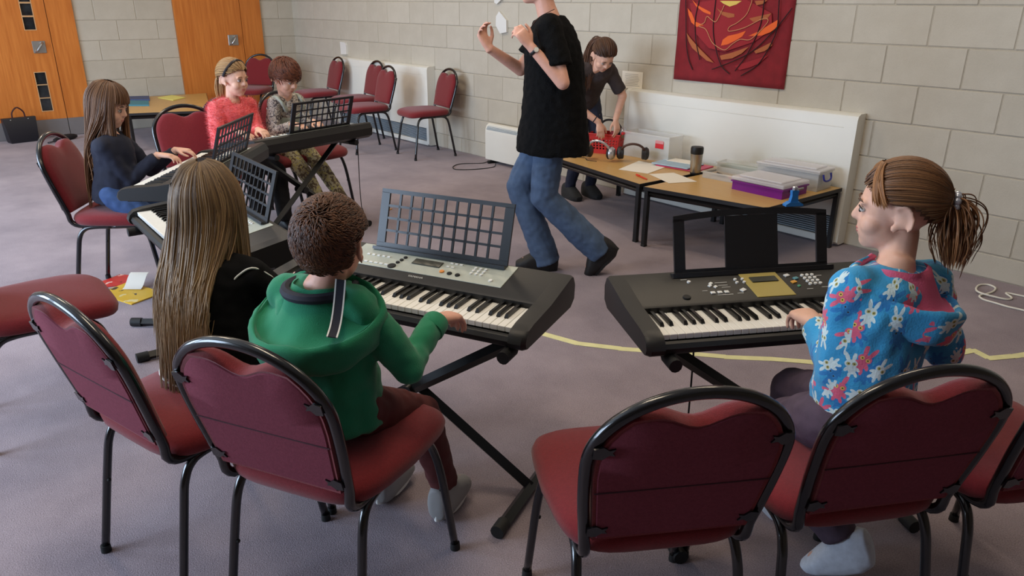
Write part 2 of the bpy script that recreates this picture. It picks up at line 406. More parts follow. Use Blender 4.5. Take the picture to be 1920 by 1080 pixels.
def make_chair():
    t = thing('stacking_chair', 'x', 'chair')
    # seat cushion: rounded plan, domed, waterfall front
    rings = []
    nu = 40
    def plan(k, grow):
        a = 2*PI*k/nu; ca, sa = math.cos(a), math.sin(a); e = .42
        x = math.copysign(abs(ca)**e, ca); y = math.copysign(abs(sa)**e, sa)
        wid = (.222 if y > 0 else .222-.022*abs(y))
        return Vector((x*(wid+grow), .025+y*(.225+grow), 0))
    for z, g in ((.424, -.03), (.424, -.006), (.432, 0.), (.452, .004), (.468, -.002), (.479, -.018), (.486, -.055), (.489, -.11), (.490, -.18)):
        r = []
        for k in range(nu):
            p = plan(k, g); yy = (p.y-.025)/.225
            droop = -.018*max(0, yy-.35)**1.5*1.6 if yy > .35 else 0.
            dd = droop*(1.0 if z > .45 else .9)
            r.append(Vector((p.x, p.y, z+dd)))
        rings.append(r)
    obj('seat', MB().loft(rings), FAB, t, smooth=60)
    hp = hoop_path()
    obj('back_frame', MB().tube(hp, .0125, 10), BLACKTUBE, t, smooth=True)
    # back pad: front cushion and rear panel are one padded board
    ol = panel_outline()
    def ring(off, k):
        return [back_pt(u*k, .19+(v-.19)*k, off) for u, v in ol]
    m = MB(); m.loft([ring(-.0095, .93), ring(-.012, .99), ring(-.006, 1.), ring(.012, 1.), ring(.024, .97), ring(.031, .88), ring(.034, .6)])
    pad = obj('backrest', m, FAB, t, smooth=50)
    m = MB(); m.loft([ring(-.0100, .955), ring(-.0135, .94), ring(-.0145, .5)])
    obj('rear_cover', m, FABB, pad, smooth=50)
    m = MB(); m.tube([back_pt(u, .185, -.0148) for u in np.linspace(-.178, .178, 13)], .0016, 6)
    obj('seam', m, mat('seam_dark', (60, 22, 30), .9), pad)
    for s in (-1, 1):
        for v in (.07, .30):
            u = .150 if v < .2 else .163
            m = MB(); m.prism([(s*(u+.03), -.012), (s*(u+.012), -.016), (s*u, -.006), (s*(u-.012), -.009), (s*(u-.006), 0), (s*(u-.012), .009), (s*u, .006), (s*(u+.012), .016), (s*(u+.03), .012)], -.0175, -.0135)
            m.v = [tuple(back_pt(p[0], v+p[1], p[2])) for p in m.v]
            obj('bracket', m, BLACKTUBE, t, smooth=0)
    for s in (-1, 1):
        rear = smoothpath([(s*.176, 0, .4115), (s*.176, -.085, .4115), (s*.177, -.135, .40), (s*.181, -.165, .36), (s*.186, -.186, .27), (s*.195, -.235, .012)], 5)
        front = smoothpath([(s*.176, 0, .4115), (s*.178, .105, .4115), (s*.181, .150, .398), (s*.186, .176, .355), (s*.198, .195, .26), (s*.214, .232, .012)], 5)
        for pth in (rear, front):
            lg = obj('leg', MB().tube(pth, .0115, 10), BLACKTUBE, t, smooth=True)
            e = pth[-1]; obj('foot_glide', MB().cyl((e.x, e.y, 0), (e.x, e.y, .022), .0145, .0135, 12), RUB, lg)
            q = pth[-5]; obj('stacking_stud', MB().ell((q.x-s*.011, q.y, q.z), (.006, .006, .006), n=8, m=6), RUB, lg)
    return t
chair0 = make_chair(); _used = [False]
def place_chair(x, y, ang, label, group=None):
    c = chair0 if not _used[0] else copy_tree(chair0); _used[0] = True
    c.location = (x, y, 0); c.rotation_euler = (0, 0, math.radians(ang-90)); c['label'] = label
    if group: c['group'] = group
    elif 'group' in c: del c['group']
    return c
# ------------------------------------------------------------------ keyboards on cross stands
WKEY = mat('white_key', (240, 238, 230), .3, spec=.5)
BKEY = mat('black_key', (14, 13, 13), .25, spec=.5)
SILVER = mat('silver_panel', (176, 182, 172), .45, .15, var=.03, vscale=200)
GOLD = mat('gold_panel', (172, 154, 82), .45)
LCD = mat('display_glass', (52, 54, 46), .4)
WBTN = mat('white_button', (225, 226, 222), .4)
GBTN = mat('grey_button', (150, 154, 148), .45)
KBODY = mat('keyboard_body', (30, 29, 28), .45, var=.12, vscale=500, bump=.12, bscale=700, spec=.45)
RESTM = mat('music_rest_plastic', (24, 25, 29), .4, spec=.5)
PRINT = mat('white_print', (205, 205, 200), .6)
KW = .0235
def white_key_mesh():
    me = MB().box((0, .074, -.008), (KW-.0012, .148, .016), .0012).mesh('white_key'); me.materials.append(WKEY); return me
def black_key_mesh():
    m = MB(); y0, y1 = .052, .146; w = .0058
    m.loft([[Vector((-w, y0, -.004)), Vector((w, y0, -.004)), Vector((w, y1, -.004)), Vector((-w, y1, -.004))],
            [Vector((-w, y0+.001, .003)), Vector((w, y0+.001, .003)), Vector((w, y1, .003)), Vector((-w, y1, .003))],
            [Vector((-w*.8, y0+.008, .011)), Vector((w*.8, y0+.008, .011)), Vector((w*.8, y1, .011)), Vector((-w*.8, y1, .011))]])
    me = m.mesh('black_key'); me.materials.append(BKEY); return me
WKM, BKM = white_key_mesh(), black_key_mesh()
def text_mesh(s, size, mat_):
    cu = bpy.data.curves.new('lettering', 'FONT'); cu.body = s; cu.size = size; cu.align_x = 'CENTER'; cu.align_y = 'CENTER'; cu.extrude = .0003
    o = bpy.data.objects.new('lettering', cu); COL.objects.link(o); bpy.context.view_layer.update()
    me = bpy.data.meshes.new_from_object(o.evaluated_get(bpy.context.evaluated_depsgraph_get())); bpy.data.objects.remove(o)
    me.materials.clear(); me.materials.append(mat_); return me
HB = .05      # key tops above the underside
PF, PB = (.158, .072), (.335, .104)     # front and back of the sloping control panel (y, z)
def panel_z(y): return PF[1]+(y-PF[0])*(PB[1]-PF[1])/(PB[0]-PF[0])
PSL = math.atan2(PB[1]-PF[1], PB[0]-PF[0])
def on_panel(mb, x, y, lift=0.):
    """move a shape drawn in the xy plane about the origin on to the sloping panel"""
    return mb.xf(Matrix.Translation((x, y, panel_z(y)+lift)) @ Matrix.Rotation(PSL, 4, 'X'))
def make_keyboard(label, loc, ang, style, nw=36, rest_x=None):
    t = thing('electronic_keyboard', label, 'keyboard', loc, math.radians(ang), 'electronic keyboards on cross stands')
    m = MB(); kx = nw/2*KW+.001; L2 = kx+.052
    bed = [(-.026, .006), (-.02, 0), (.33, 0), (.362, .02), (.366, .068), (.35, .098), PB, PF, (.150, .066), (.150, .028), (-.004, .028), (-.008, .034), (-.022, .032), (-.03, .02)]
    m.prism(bed, -kx, kx, 'x')
    cheek = [(-.034, .006), (-.026, 0), (.33, 0), (.362, .02), (.366, .068), (.35, .098), PB, PF, (.02, .061), (-.014, .054), (-.03, .04), (-.038, .02)]
    for s in (-1, 1):
        def ringx(x, k): return [Vector((s*x, .16+(y-.16)*k, .045+(z-.045)*(k if k < 1 else 1))) for y, z in cheek]
        m.loft([ringx(kx, 1), ringx(L2-.012, 1), ringx(L2, .95)])
    obj('body', m, KBODY, t, smooth=30)
    for i in range(nw):
        inst('white_key', WKM, t, (-nw/2*KW+KW*(i+.5), 0, HB))
        if i < nw-1 and i % 7 in (0, 1, 3, 4, 5): inst('black_key', BKM, t, (-nw/2*KW+KW*(i+1)+(.002 if i % 7 in (1, 5) else -.002 if i % 7 in (0, 3) else 0), 0, HB))
    logo = text_mesh('YAMAHA', .0135, PRINT)
    if style == 'silver':
        p = obj('control_panel', on_panel(MB().box((0, 0, 0), (.585, .135, .003), .001), 0, .262, .001), SILVER, t)
        d = obj('display', on_panel(MB().box((0, 0, 0), (.105, .034, .003), .001), -.005, .262, .0045), LCD, t)
        def btn(x, y, sx, sy, mm, rnd=False):
            if rnd: b = MB().lathe((0, 0, 0), [(sx, -.002), (sx, .003), (sx*.85, .0045)], 14)
            else: b = MB().box((0, 0, .001), (sx, sy, .005), .001)
            obj('button', on_panel(b, x, y, .002), mm, t)
        for i in range(3):
            for j in range(3): btn(.165+i*.018, .245+j*.017, .0055, 0, WBTN, True)
        for i in range(6): btn(-.235+i*.02, .215, .015, .007, WBTN)
        for i in range(5): btn(-.235+i*.02, .262, .012, .007, WBTN)
        for i in range(3): btn(.075+i*.017, .285, .012, .006, WBTN); 
        for i in range(2): btn(.072+i*.017, .262, .012, .006, WBTN)
        btn(.068, .228, .0085, 0, mat('orange_button', (222, 140, 60), .4), True)
        btn(.098, .224, .0085, 0, RUB, True); btn(.128, .222, .0085, 0, RUB, True)
        for i in range(3): btn(-.105+.004*i, .238+.018*i, .007, 0, RUB, True)
        btn(-.112, .212, .0145, 0, RUB, True); btn(.245, .222, .007, 0, WBTN, True)
        l = inst('maker_lettering', logo, t, (0, .176, panel_z(.176)+.0006), (PSL, 0, 0))
    else:
        p = obj('control_panel', on_panel(MB().box((0, 0, 0), (.126, .165, .003), .001), .005, .242, .001), GOLD, t)
        d = obj('display', on_panel(MB().box((0, 0, 0), (.088, .030, .003), .001), .008, .255, .0045), LCD, t)
        inst('maker_lettering', text_mesh('YAMAHA', .011, mat('dark_print', (60, 50, 20), .6)), t, (.008, .302, panel_z(.302)+.003), (PSL, 0, 0))
        def btn(x, y, sx, sy, mm, rnd=False, rz=0.):
            if rnd: b = MB().lathe((0, 0, 0), [(sx, -.002), (sx, .003), (sx*.85, .0045)], 14)
            else: b = MB().box((0, 0, .001), (sx, sy, .005), .001)
            b.xf(Matrix.Rotation(rz, 4, 'Z')); obj('button', on_panel(b, x, y, .001), mm, t)
        for i in range(3):
            for j in range(4): btn(.145+i*.017, .215+j*.017, .0058, 0, WBTN, True)
        btn(.095, .272, .018, .013, WBTN, rz=.3); btn(.115, .252, .017, .012, mat('teal_button', (92, 150, 160), .4), rz=.3)
        btn(.098, .232, .018, .013, mat('amber_button', (222, 160, 60), .4), rz=.3); btn(.103, .208, .009, .009, mat('green_button', (90, 160, 120), .4), rz=.3)
        for i in range(6): btn(.085+i*.034, .312, .028, .013, GBTN)
        for i in range(3): btn(-.185+i*.022, .200, .014, .012, WBTN)
        btn(-.085, .205, .018, .014, WBTN, rz=.5)
        for (x, y) in ((-.170, .252), (-.178, .240), (-.163, .232)): btn(x, y, .012, .010, WBTN, rz=.6)
        for i in range(2):
            for j in range(2): btn(-.085+i*.024+j*.002, .248+j*.018, .005, 0, WBTN, True)
        btn(-.235, .268, .006, 0, WBTN, True); btn(-.275, .185, .012, 0, RUB, True)
        # printed captions beside the buttons
        pr_ = MB()
        for (x, y, w) in ((-.135, .256, .04), (-.135, .240, .03), (-.13, .228, .028), (-.205, .215, .016), (-.15, .188, .05), (-.10, .19, .02), (.185, .195, .025), (-.245, .285, .02), (.13, .19, .02), (.2, .262, .02)):
            pr_.add(*(lambda b: (b.v, b.f))(on_panel(MB().box((0, 0, 0), (w, .0022, .0008)), x, y, .0008)))
        obj('caption_print', pr_, PRINT, t, smooth=0)
    # music rest
    tilt = math.radians(17); rx = (.008 if style == 'silver' else .0) if rest_x is None else rest_x
    def rp(u, v, w=0.):  # u sideways, v up the rest, w thickness (towards player)
        return Vector((rx+u, .318+math.sin(tilt)*v-math.cos(tilt)*w, .100+math.cos(tilt)*v+math.sin(tilt)*w))
    def bar(m_, u0, u1, v0, v1, w0=-.004, w1=.004, curve=None):
        n = 9; rings = []
        for i in range(n):
            u = u0+(u1-u0)*i/(n-1); c = curve(u) if curve else 0.
            rings.append([rp(u, v0+c*(1 if v0 > .05 else 0), w0), rp(u, v1+c, w0), rp(u, v1+c, w1), rp(u, v0+c*(1 if v0 > .05 else 0), w1)])
        m_.loft(rings)
    if style == 'silver':
        W2 = .250; H = .205; m = MB()
        bar(m, -W2, W2, 0, .022); bar(m, -W2, W2, H-.014, H)
        for s in (-1, 1): bar(m, s*(W2-.016)-.016, s*(W2-.016)+.016, .02, H-.012)
        nc, nr = 10, 4; uw = (2*W2-.064)/nc; vh = (H-.036)/nr
        rest_ = obj('music_rest', m, RESTM, t, smooth=0)
        m = MB()
        for i in range(1, nc): bar(m, -W2+.032+i*uw-.004, -W2+.032+i*uw+.004, .02, H-.012, -.003, .003)
        for j in range(1, nr): bar(m, -W2+.02, W2-.02, .022+j*vh-.004, .022+j*vh+.004, -.003, .003)
        obj('lattice', m, RESTM, rest_, smooth=0)
        m = MB(); bar(m, -W2, W2, -.004, .006, -.004, .026); obj('ledge', m, RESTM, rest_, smooth=0)
    else:
        W2 = .262; H = .19; m = MB(); cv = lambda u: .016*(1-(u/W2)**2)
        bar(m, -W2, W2, 0, .016); bar(m, -W2, W2, H-.026, H-.006, curve=cv)
        for s in (-1, 1): bar(m, s*(W2-.018)-.018, s*(W2-.018)+.018, .012, H-.016)
        bar(m, -.09, .09, .01, H-.012, -.003, .003)
        rest_ = obj('music_rest', m, RESTM, t, smooth=0)
        m = MB(); bar(m, -W2-.012, W2+.012, -.008, .006, -.006, .022); obj('ledge', m, RESTM, rest_, smooth=0)
    return t
STEELB = mat('black_painted_steel', (16, 16, 17), .38, spec=.5)
def make_stand(label, loc, ang, ztop, foot=.39, top=.33, y0=-.10, y1=.34):
    t = thing('keyboard_stand', label, 'stand', loc, math.radians(ang), 'cross stands under the keyboards')
    def sq(a, b, w): return MB().tube([a, b], w*.7071, 4)
    zb = .022
    for s, yy in ((1, .12), (-1, .155)):
        obj('cross_leg', sq((s*top, yy, ztop-.02), (-s*foot, yy, zb), .03), STEELB, t, smooth=0)
    obj('pivot_bolt', MB().cyl((0, .09, (ztop)/2), (0, .185, (ztop)/2), .022, n=14), STEELB, t)
    for s in (-1, 1):
        b = obj('foot_bar', sq((s*foot, y0, zb), (s*foot, y1, zb), .028), STEELB, t, smooth=0)
        for yy, dd in ((y0, -1), (y1, 1)): obj('rubber_end', MB().cyl((s*foot, yy-dd*.03, zb), (s*foot, yy+dd*.02, zb), .0215, n=12), RUB, b)
        b = obj('support_bar', sq((s*top, -.045, ztop-.019), (s*top, .335, ztop-.019), .026), STEELB, t, smooth=0)
        for yy, dd in ((-.045, -1), (.335, 1)): obj('rubber_end', MB().cyl((s*top, yy-dd*.05, ztop-.019), (s*top, yy+dd*.012, ztop-.019), .019, n=12), RUB, b)
    return t
KB = {}
def keyboard_set(key, cx, cy, ang, ztop, style, klabel, slabel, nw=36, rest_x=None, **kw):
    KB[key] = (Vector((cx, cy)), math.radians(ang), ztop)
    make_keyboard(klabel, (cx, cy, ztop-HB), ang, style, nw, rest_x)
    make_stand(slabel, (cx, cy, 0), ang, ztop-HB, **kw)
keyboard_set('K1', -.914, 1.887, 59.8, .65, 'gold', 'black keyboard with gold display panel and open framed music rest, played by rabbit-print hoodie girl', 'black cross stand under the gold-panelled keyboard', foot=.375, top=.40, y0=-.14)
keyboard_set('K2', -1.810, 1.065, 24.4, .65, 'silver', 'black keyboard with silver panel and lattice music rest, played by the boy in green', 'black cross stand in front of the boy in green', foot=.42, top=.42, y0=-.075)
keyboard_set('K3', -2.945, .780, -3.2, .65, 'silver', 'black keyboard with silver panel in front of the long-haired girl in black', 'black cross stand in front of the long-haired girl in black', foot=.35, top=.38)
keyboard_set('K4', -3.955, 1.126, -40.9, .70, 'silver', 'black keyboard with lattice rest played by the girl in navy', 'black cross stand in front of the girl in navy')
keyboard_set('K5', -4.77, 2.11, -76, .67, 'silver', 'black keyboard seen from behind, shared by coral and grey dressed girls', 'black cross stand under the shared keyboard at the back', rest_x=-.05)
# the chairs
place_chair(-3.05, .33, 88, 'empty burgundy chair cut by the left picture edge, seat cushion toward the magazines', 'chairs in the foreground')
place_chair(-1.95, .53, 104, 'burgundy chair with black hoop back behind the long-haired girl in black', 'chairs in the foreground')
place_chair(-1.52, .728, 117, 'burgundy chair on which the boy in the green hoodie sits', 'chairs in the foreground')
place_chair(-.906, 1.177, 148, 'empty burgundy chair in front centre, its dark seamed back to the camera', 'chairs in the foreground')
place_chair(-.671, 1.584, 150, 'burgundy chair on which the rabbit-print hoodie girl sits', 'chairs in the foreground')
place_chair(-.435, 1.99, 151, 'burgundy chair cut by the right picture edge', 'chairs in the foreground')
place_chair(-4.25, .953, 55, 'burgundy chair on which the girl in navy sits')
place_chair(-4.84, 1.565, -8, 'empty burgundy chair between the navy girl and the coral girl')
place_chair(-5.11, 2.035, 14, 'burgundy chair on which the coral jumper girl sits')
place_chair(-5.21, 2.485, 14, 'burgundy chair on which the grey pinafore girl sits')
place_chair(-9.42, 3.83, -50, 'empty burgundy chair by the right-hand orange door', 'spare chairs along the block wall')
place_chair(-8.62, 4.32, -95, 'empty burgundy chair left of the first radiator cover', 'spare chairs along the block wall')
place_chair(-7.80, 4.37, -95, 'empty burgundy chair, left of the pair before the radiator cover', 'spare chairs along the block wall')
place_chair(-7.10, 4.09, -95, 'empty burgundy chair, right of the pair before the radiator cover', 'spare chairs along the block wall')
place_chair(-6.45, 4.405, -98, 'empty burgundy chair standing alone, nearest the standing woman', 'spare chairs along the block wall')
# ------------------------------------------------------------------ tables
TOPW = mat('beech_laminate', (196, 156, 92), .4, var=.06, vscale=5, stretch=(2, 14, 2))
EDGE = mat('black_edge_band', (26, 22, 22), .5)
def make_table(label, quad, ztop):
    c = sum((Vector(q) for q in quad), Vector((0, 0)))/4
    t = thing('low_table', label, 'table', (c.x, c.y, 0)); Q = [Vector(q)-c for q in quad]
    obj('table_top', MB().prism([tuple(q*.990) for q in Q], ztop-.022, ztop), TOPW, t, smooth=0)
    m = MB(); rings = []
    for i in range(4):
        a, b = Q[i], Q[(i+1) % 4]; n_ = Vector(((b-a).y, -(b-a).x)).normalized()
        m.prism([tuple(a*.99), tuple(b*.99), tuple(b*1.0), tuple(a*1.0)], ztop-.024, ztop-.0005)
    top_e = obj('edge_band', m, EDGE, t, smooth=0)
    m = MB()
    for i in range(4):
        a, b = Q[i]*.93, Q[(i+1) % 4]*.93; m.tube([(a.x, a.y, ztop-.045), (b.x, b.y, ztop-.045)], .022, 4)
    obj('under_frame', m, STEELB, t, smooth=0)
    for q in Q:
        p = q*.955; lg = obj('leg', MB().box((p.x, p.y, (ztop-.024)/2+.006), (.03, .03, ztop-.036), .002), STEELB, t)
        obj('foot_cap', MB().box((p.x, p.y, .007), (.032, .032, .014), .002), RUB, lg)
    return t
TZ = .40
make_table('low beech-topped table nearest the right-hand block wall, holding the clear and purple boxes', [(-2.985, 3.70), (-2.185, 3.835), (-2.15, 4.665), (-2.965, 4.60)], TZ)
make_table('low beech-topped table holding the red basket and headphones', [(-4.06, 3.93), (-3.045, 3.735), (-3.00, 4.60), (-4.02, 4.655)], TZ)
make_table('low beech-topped table by the door wall holding blue folders', [(-8.50, 2.10), (-8.22, 2.86), (-9.85, 3.40), (-9.95, 2.30)], TZ)
# ------------------------------------------------------------------ radiator covers and heater
RADW = mat('white_enamel', (226, 224, 214), .35, var=.02, vscale=3)
GRL = mat('grille_grey_blue', (150, 162, 170), .5)
def radiator_cover(label, xa, xb, zt, depth):
    t = thing('radiator_cover', label, 'radiator', ((xa+xb)/2, Y1-.010, 0)); L_ = xb-xa
    m = MB(); prof = [(0, zt), (-depth+.03, zt), (-depth+.006, zt-.012), (-depth, zt-.035), (-depth, .20), (-depth+.012, .20), (-depth+.012, zt-.03), (0, zt-.02)]
    m.prism(prof, -L_/2+.03, L_/2-.03, 'x')
    for s in (-1, 1): m.prism([(0, .012), (0, zt+.002), (-depth+.03, zt+.002), (-depth+.004, zt-.011), (-depth-.003, zt-.035), (-depth-.003, .03), (-depth+.02, .012)], s*(L_/2-.02)-.02 if s > 0 else -L_/2, L_/2 if s > 0 else -L_/2+.04, 'x')
    obj('casing', m, RADW, t, smooth=30)
    m = MB(); m.box((0, -depth+.004, zt-.085), (L_-.16, .010, .012), .004); obj('top_moulding', m, RADW, t)
    m = MB(); m.box((0, -depth+.012, .035), (L_-.06, .024, .046), .004); obj('bottom_rail', m, RADW, t)
    for i in range(9): obj('grille_slat', MB().box((0, -depth+.018, .068+i*.0145), (L_-.07, .012, .0085), .002), GRL, t)
    m = MB(); m.box((0, -.02, .13), (L_-.08, .02, .15)); obj('grille_back', m, mat('grille_dark', (84, 92, 98), .7), t, smooth=0)
    return t
radiator_cover('long white radiator cover below the red wall hanging', -4.03, -2.135, .858, .10)
radiator_cover('white radiator cover behind the row of spare chairs', -8.84, -6.81, .85, .10)
t = thing('convector_heater', 'small white convector heater on the floor behind the standing woman', 'heater', (-5.46, 4.70, 0))
obj('casing', MB().prism([(.045, .035), (.045, .372), (.02, .385), (-.01, .380), (-.032, .36), (-.044, .328), (-.047, .29), (-.047, .035)], -.32, .32, 'x'), RADW, t, smooth=40)
for i in range(5):
    a_ = .35+i*.28; obj('grille_slat', MB().box((0, -.010-.040*math.cos(a_*.9+.1), .318+.05*math.sin(a_*.9)), (.60, .006, .007), .002), GRL, t)
for s in (-1, 1): obj('foot', MB().box((s*.24, 0, .016), (.03, .16, .032), .006), BLKPL, t)
# ------------------------------------------------------------------ people
def remesh(mb, voxel, it=2, fac=.5):
    me = mb.mesh('tmp'); o = bpy.data.objects.new('tmp', me); COL.objects.link(o)
    r = o.modifiers.new('r', 'REMESH'); r.mode = 'VOXEL'; r.voxel_size = voxel; r.use_smooth_shade = True
    if it: s = o.modifiers.new('s', 'SMOOTH'); s.iterations = it; s.factor = fac
    bpy.context.view_layer.update()
    out = bpy.data.meshes.new_from_object(o.evaluated_get(bpy.context.evaluated_depsgraph_get()))
    bpy.data.objects.remove(o); bpy.data.meshes.remove(me)
    out.polygons.foreach_set('use_smooth', [True]*len(out.polygons)); return out
def displace(me, amp, scale, seed=0., zstretch=1., amp2=0., scale2=34.):
    n = len(me.vertices); co = np.empty(n*3); me.vertices.foreach_get('co', co); co = co.reshape(-1, 3)
    no = np.empty(n*3); me.vertex_normals.foreach_get('vector', no); no = no.reshape(-1, 3)
    d = np.empty(n)
    for i in range(n):
        p = co[i]; d[i] = amp*mnoise.noise(Vector((p[0]*scale+seed, p[1]*scale, p[2]*scale*zstretch)))
        if amp2: d[i] += amp2*mnoise.noise(Vector((p[0]*scale2, p[1]*scale2+seed, p[2]*scale2)))
    co += no*d[:, None]; me.vertices.foreach_set('co', co.ravel()); me.update()
def rotz(a): return Matrix.Rotation(a, 3, 'Z')
def ik(S, W, a, b, pole):
    S, W = Vector(S), Vector(W); d = W-S; L = min(d.length, (a+b)*.999); t = d.normalized()
    x = (a*a-b*b+L*L)/(2*L); h = math.sqrt(max(0, a*a-x*x)); p = Vector(pole); p = (p-t*p.dot(t))
    p = p.normalized() if p.length > 1e-6 else t.orthogonal().normalized()
    return S+t*x+p*h, S+t*L
def ering(c, right, fwd, rw, rd, n=20, sq=1.):
    out = []
    for k in range(n):
        a = 2*PI*k/n; ca, sa = math.cos(a), math.sin(a)
        if sq != 1.: ca = math.copysign(abs(ca)**sq, ca); sa = math.copysign(abs(sa)**sq, sa)
        out.append(c+right*(rw*ca)+fwd*(rd*sa))
    return out
def spine_rings(pts, rights, prof, n=20):
    """pts: hip, chest, neck; prof: (t, halfwidth, halfdepth) t=0 hip .. 1 neck"""
    A, B, C_ = [Vector(p) for p in pts]; R0, R1 = [Vector(r).normalized() for r in rights]; rings = []
    for (t, w, d) in prof:
        q = min(max(t, -.3), 1.2)
        P = A*((1-q)**2)+(B*2-(A+C_)*.5)*(2*q*(1-q))+C_*(q*q)
        T = ((B*2-(A+C_)*.5)-A)*(2*(1-q))+(C_-(B*2-(A+C_)*.5))*(2*q); T = T.normalized()
        R = (R0*(1-max(0, min(1, q)))+R1*max(0, min(1, q))); R = (R-T*R.dot(T)).normalized(); F = T.cross(R)
        rings.append(ering(P, R, F, w, d, n))
    return rings
def hand_shapes(mb, W, d, u, side, s=1., curl=(18, 28, 22), spread=1., thumb_in=.5):
    """palm with five fingers; d towards the finger tips, u out of the back of the hand, side +1 right hand"""
    d = Vector(d).normalized(); u = Vector(u); u = (u-d*u.dot(d)).normalized(); l = d.cross(u)*side   # l: little-finger side
    W = Vector(W)
    rings = []
    for t, w, h in ((-.02, .0205, .016), (.0, .021, .0155), (.02, .026, .0155), (.045, .032, .014), (.066, .034, .0125), (.078, .031, .010)):
        rings.append(ering(W+d*(t*s)+l*(.001*s), l, u, w*s, h*s, 14, .85))
    mb.loft(rings)
    for off, ln_, r, k in ((-.0245, .060, .0079, 0), (-.0083, .067, .0081, 1), (.0083, .062, .0077, 2), (.0240, .048, .0068, 3)):
        p = W+d*(.070*s-.003*abs(k-1)*s)+l*(off*s)-u*(.001*s); ang = math.radians(-4+k*1.5)
        sp = l*((off/.024)*.10*spread)
        cur = 0.
        for seg, (fr, cv) in enumerate(zip((.45, .31, .24), curl)):
            cur += math.radians(cv+(k-1)*2); dd = (d*math.cos(cur)-u*math.sin(cur)+sp).normalized(); q = p+dd*(ln_*fr*s*1.12)
            mb.cap(p, q, r*s*(1-.07*seg), r*s*(.95-.09*seg), 10); p = q
    # thumb: leaves the index side of the palm near its base
    p = W+d*(.018*s)-l*(.019*s)-u*(.003*s)
    dirs = [(d*.66-l*.72-u*.22), (d*.84-l*(.50-.3*thumb_in)-u*.25), (d*.95-l*(.12-.3*thumb_in)-u*.22)]
    for dd, ln_, r0, r1 in zip(dirs, (.034, .027, .022), (.0125, .0098, .0088), (.0100, .0088, .0072)):
        q = p+dd.normalized()*(ln_*s); mb.cap(p, q, r0*s, r1*s, 10); p = q
def head_shapes(mb, M, s=1., female=True):
    """skull, jaw, nose, lips, brow, ears in the head frame (x right, y forward, z up)"""
    P = lambda x, y, z: M @ (Vector((x, y, z))*s); R3 = M.to_3x3()
    E = lambda c, r, rot=None: mb.ell(P(*c), [q*s for q in r], (R3 if rot is None else R3 @ rot), 22, 16)
    E((0, -.008, .034), (.0735, .086, .082)); E((0, .026, .016), (.063, .060, .076))
    E((0, .034, -.040), (.052, .052, .058)); E((0, .052, -.078), (.024, .026, .022)); E((0, .020, -.056), (.049, .050, .040))
    for q in (-1, 1):
        E((q*.031, .052, -.030), (.027, .028, .030)); E((q*.029, .079, .022), (.020, .009, .007))
        E((q*.0725, -.010, -.002), (.006, .018, .029), Matrix.Rotation(q*.28, 3, 'Z') @ Matrix.Rotation(-.15, 3, 'X'))
        mb.tube([P(q*(.079+.006*math.sin(a_*.5)), -.012-.0205*math.sin(a_)+.004*math.cos(a_), -.001+.031*math.cos(a_)) for a_ in [-.9+i_*.37 for i_ in range(11)]], .0048*s, 8)
        E((q*.071, .004, -.026), (.007, .010, .012))
    mb.cap(P(0, .081, .010), P(0, .094, -.018), .0085*s, .0105*s, 12)
    for q in (-1, 1): E((q*.009, .088, -.021), (.007, .008, .006))
    E((0, .078, -.048), (.020, .009, .007)); E((0, .076, -.058), (.017, .009, .007))
def face_parts(body, M, s, hairc, lipc=(176, 104, 96), closed=False):
    R3 = M.to_3x3(); P = lambda x, y, z: M @ (Vector((x, y, z))*s)
    white = mat('eye_white', (196, 190, 184), .35); iris = mat('iris_dark', (52, 44, 40), .2)
    for q in (-1, 1):
        e = obj('eye', MB().ell(P(q*.029, .0765, .004), [.0112*s, .0092*s, .0066*s if not closed else .005*s], R3, 14, 10), white, body, smooth=True)
        obj('iris', MB().ell(P(q*.0285, .0833, .002), [.0058*s, .0040*s, .0062*s if not closed else .003*s], R3, 12, 8), iris, e, smooth=True)
        m = MB(); m.tube([P(q*.041, .0790, .006), P(q*.035, .0852, .0115), P(q*.027, .0872, .0130), P(q*.018, .0850, .009)], [.0012*s, .0020*s, .0020*s, .0010*s], 6); obj('eyelash', m, iris, e)
        m = MB(); m.tube([P(q*.044, .0790, .0235), P(q*.034, .0872, .0290), P(q*.022, .0895, .0280), P(q*.013, .0885, .0250)], [.0012*s, .0026*s, .0028*s, .0016*s], 6); obj('eyebrow', m, hairc, body)
    m = MB(); m.ell(P(0, .0815, -.0480), [.0175*s, .0062*s, .0038*s], R3, 14, 8); m.ell(P(0, .0795, -.0560), [.0150*s, .0066*s, .0044*s], R3, 14, 8)
    obj('lips', m, mat('lips_%d' % lipc[0], lipc, .45), body, smooth=True)
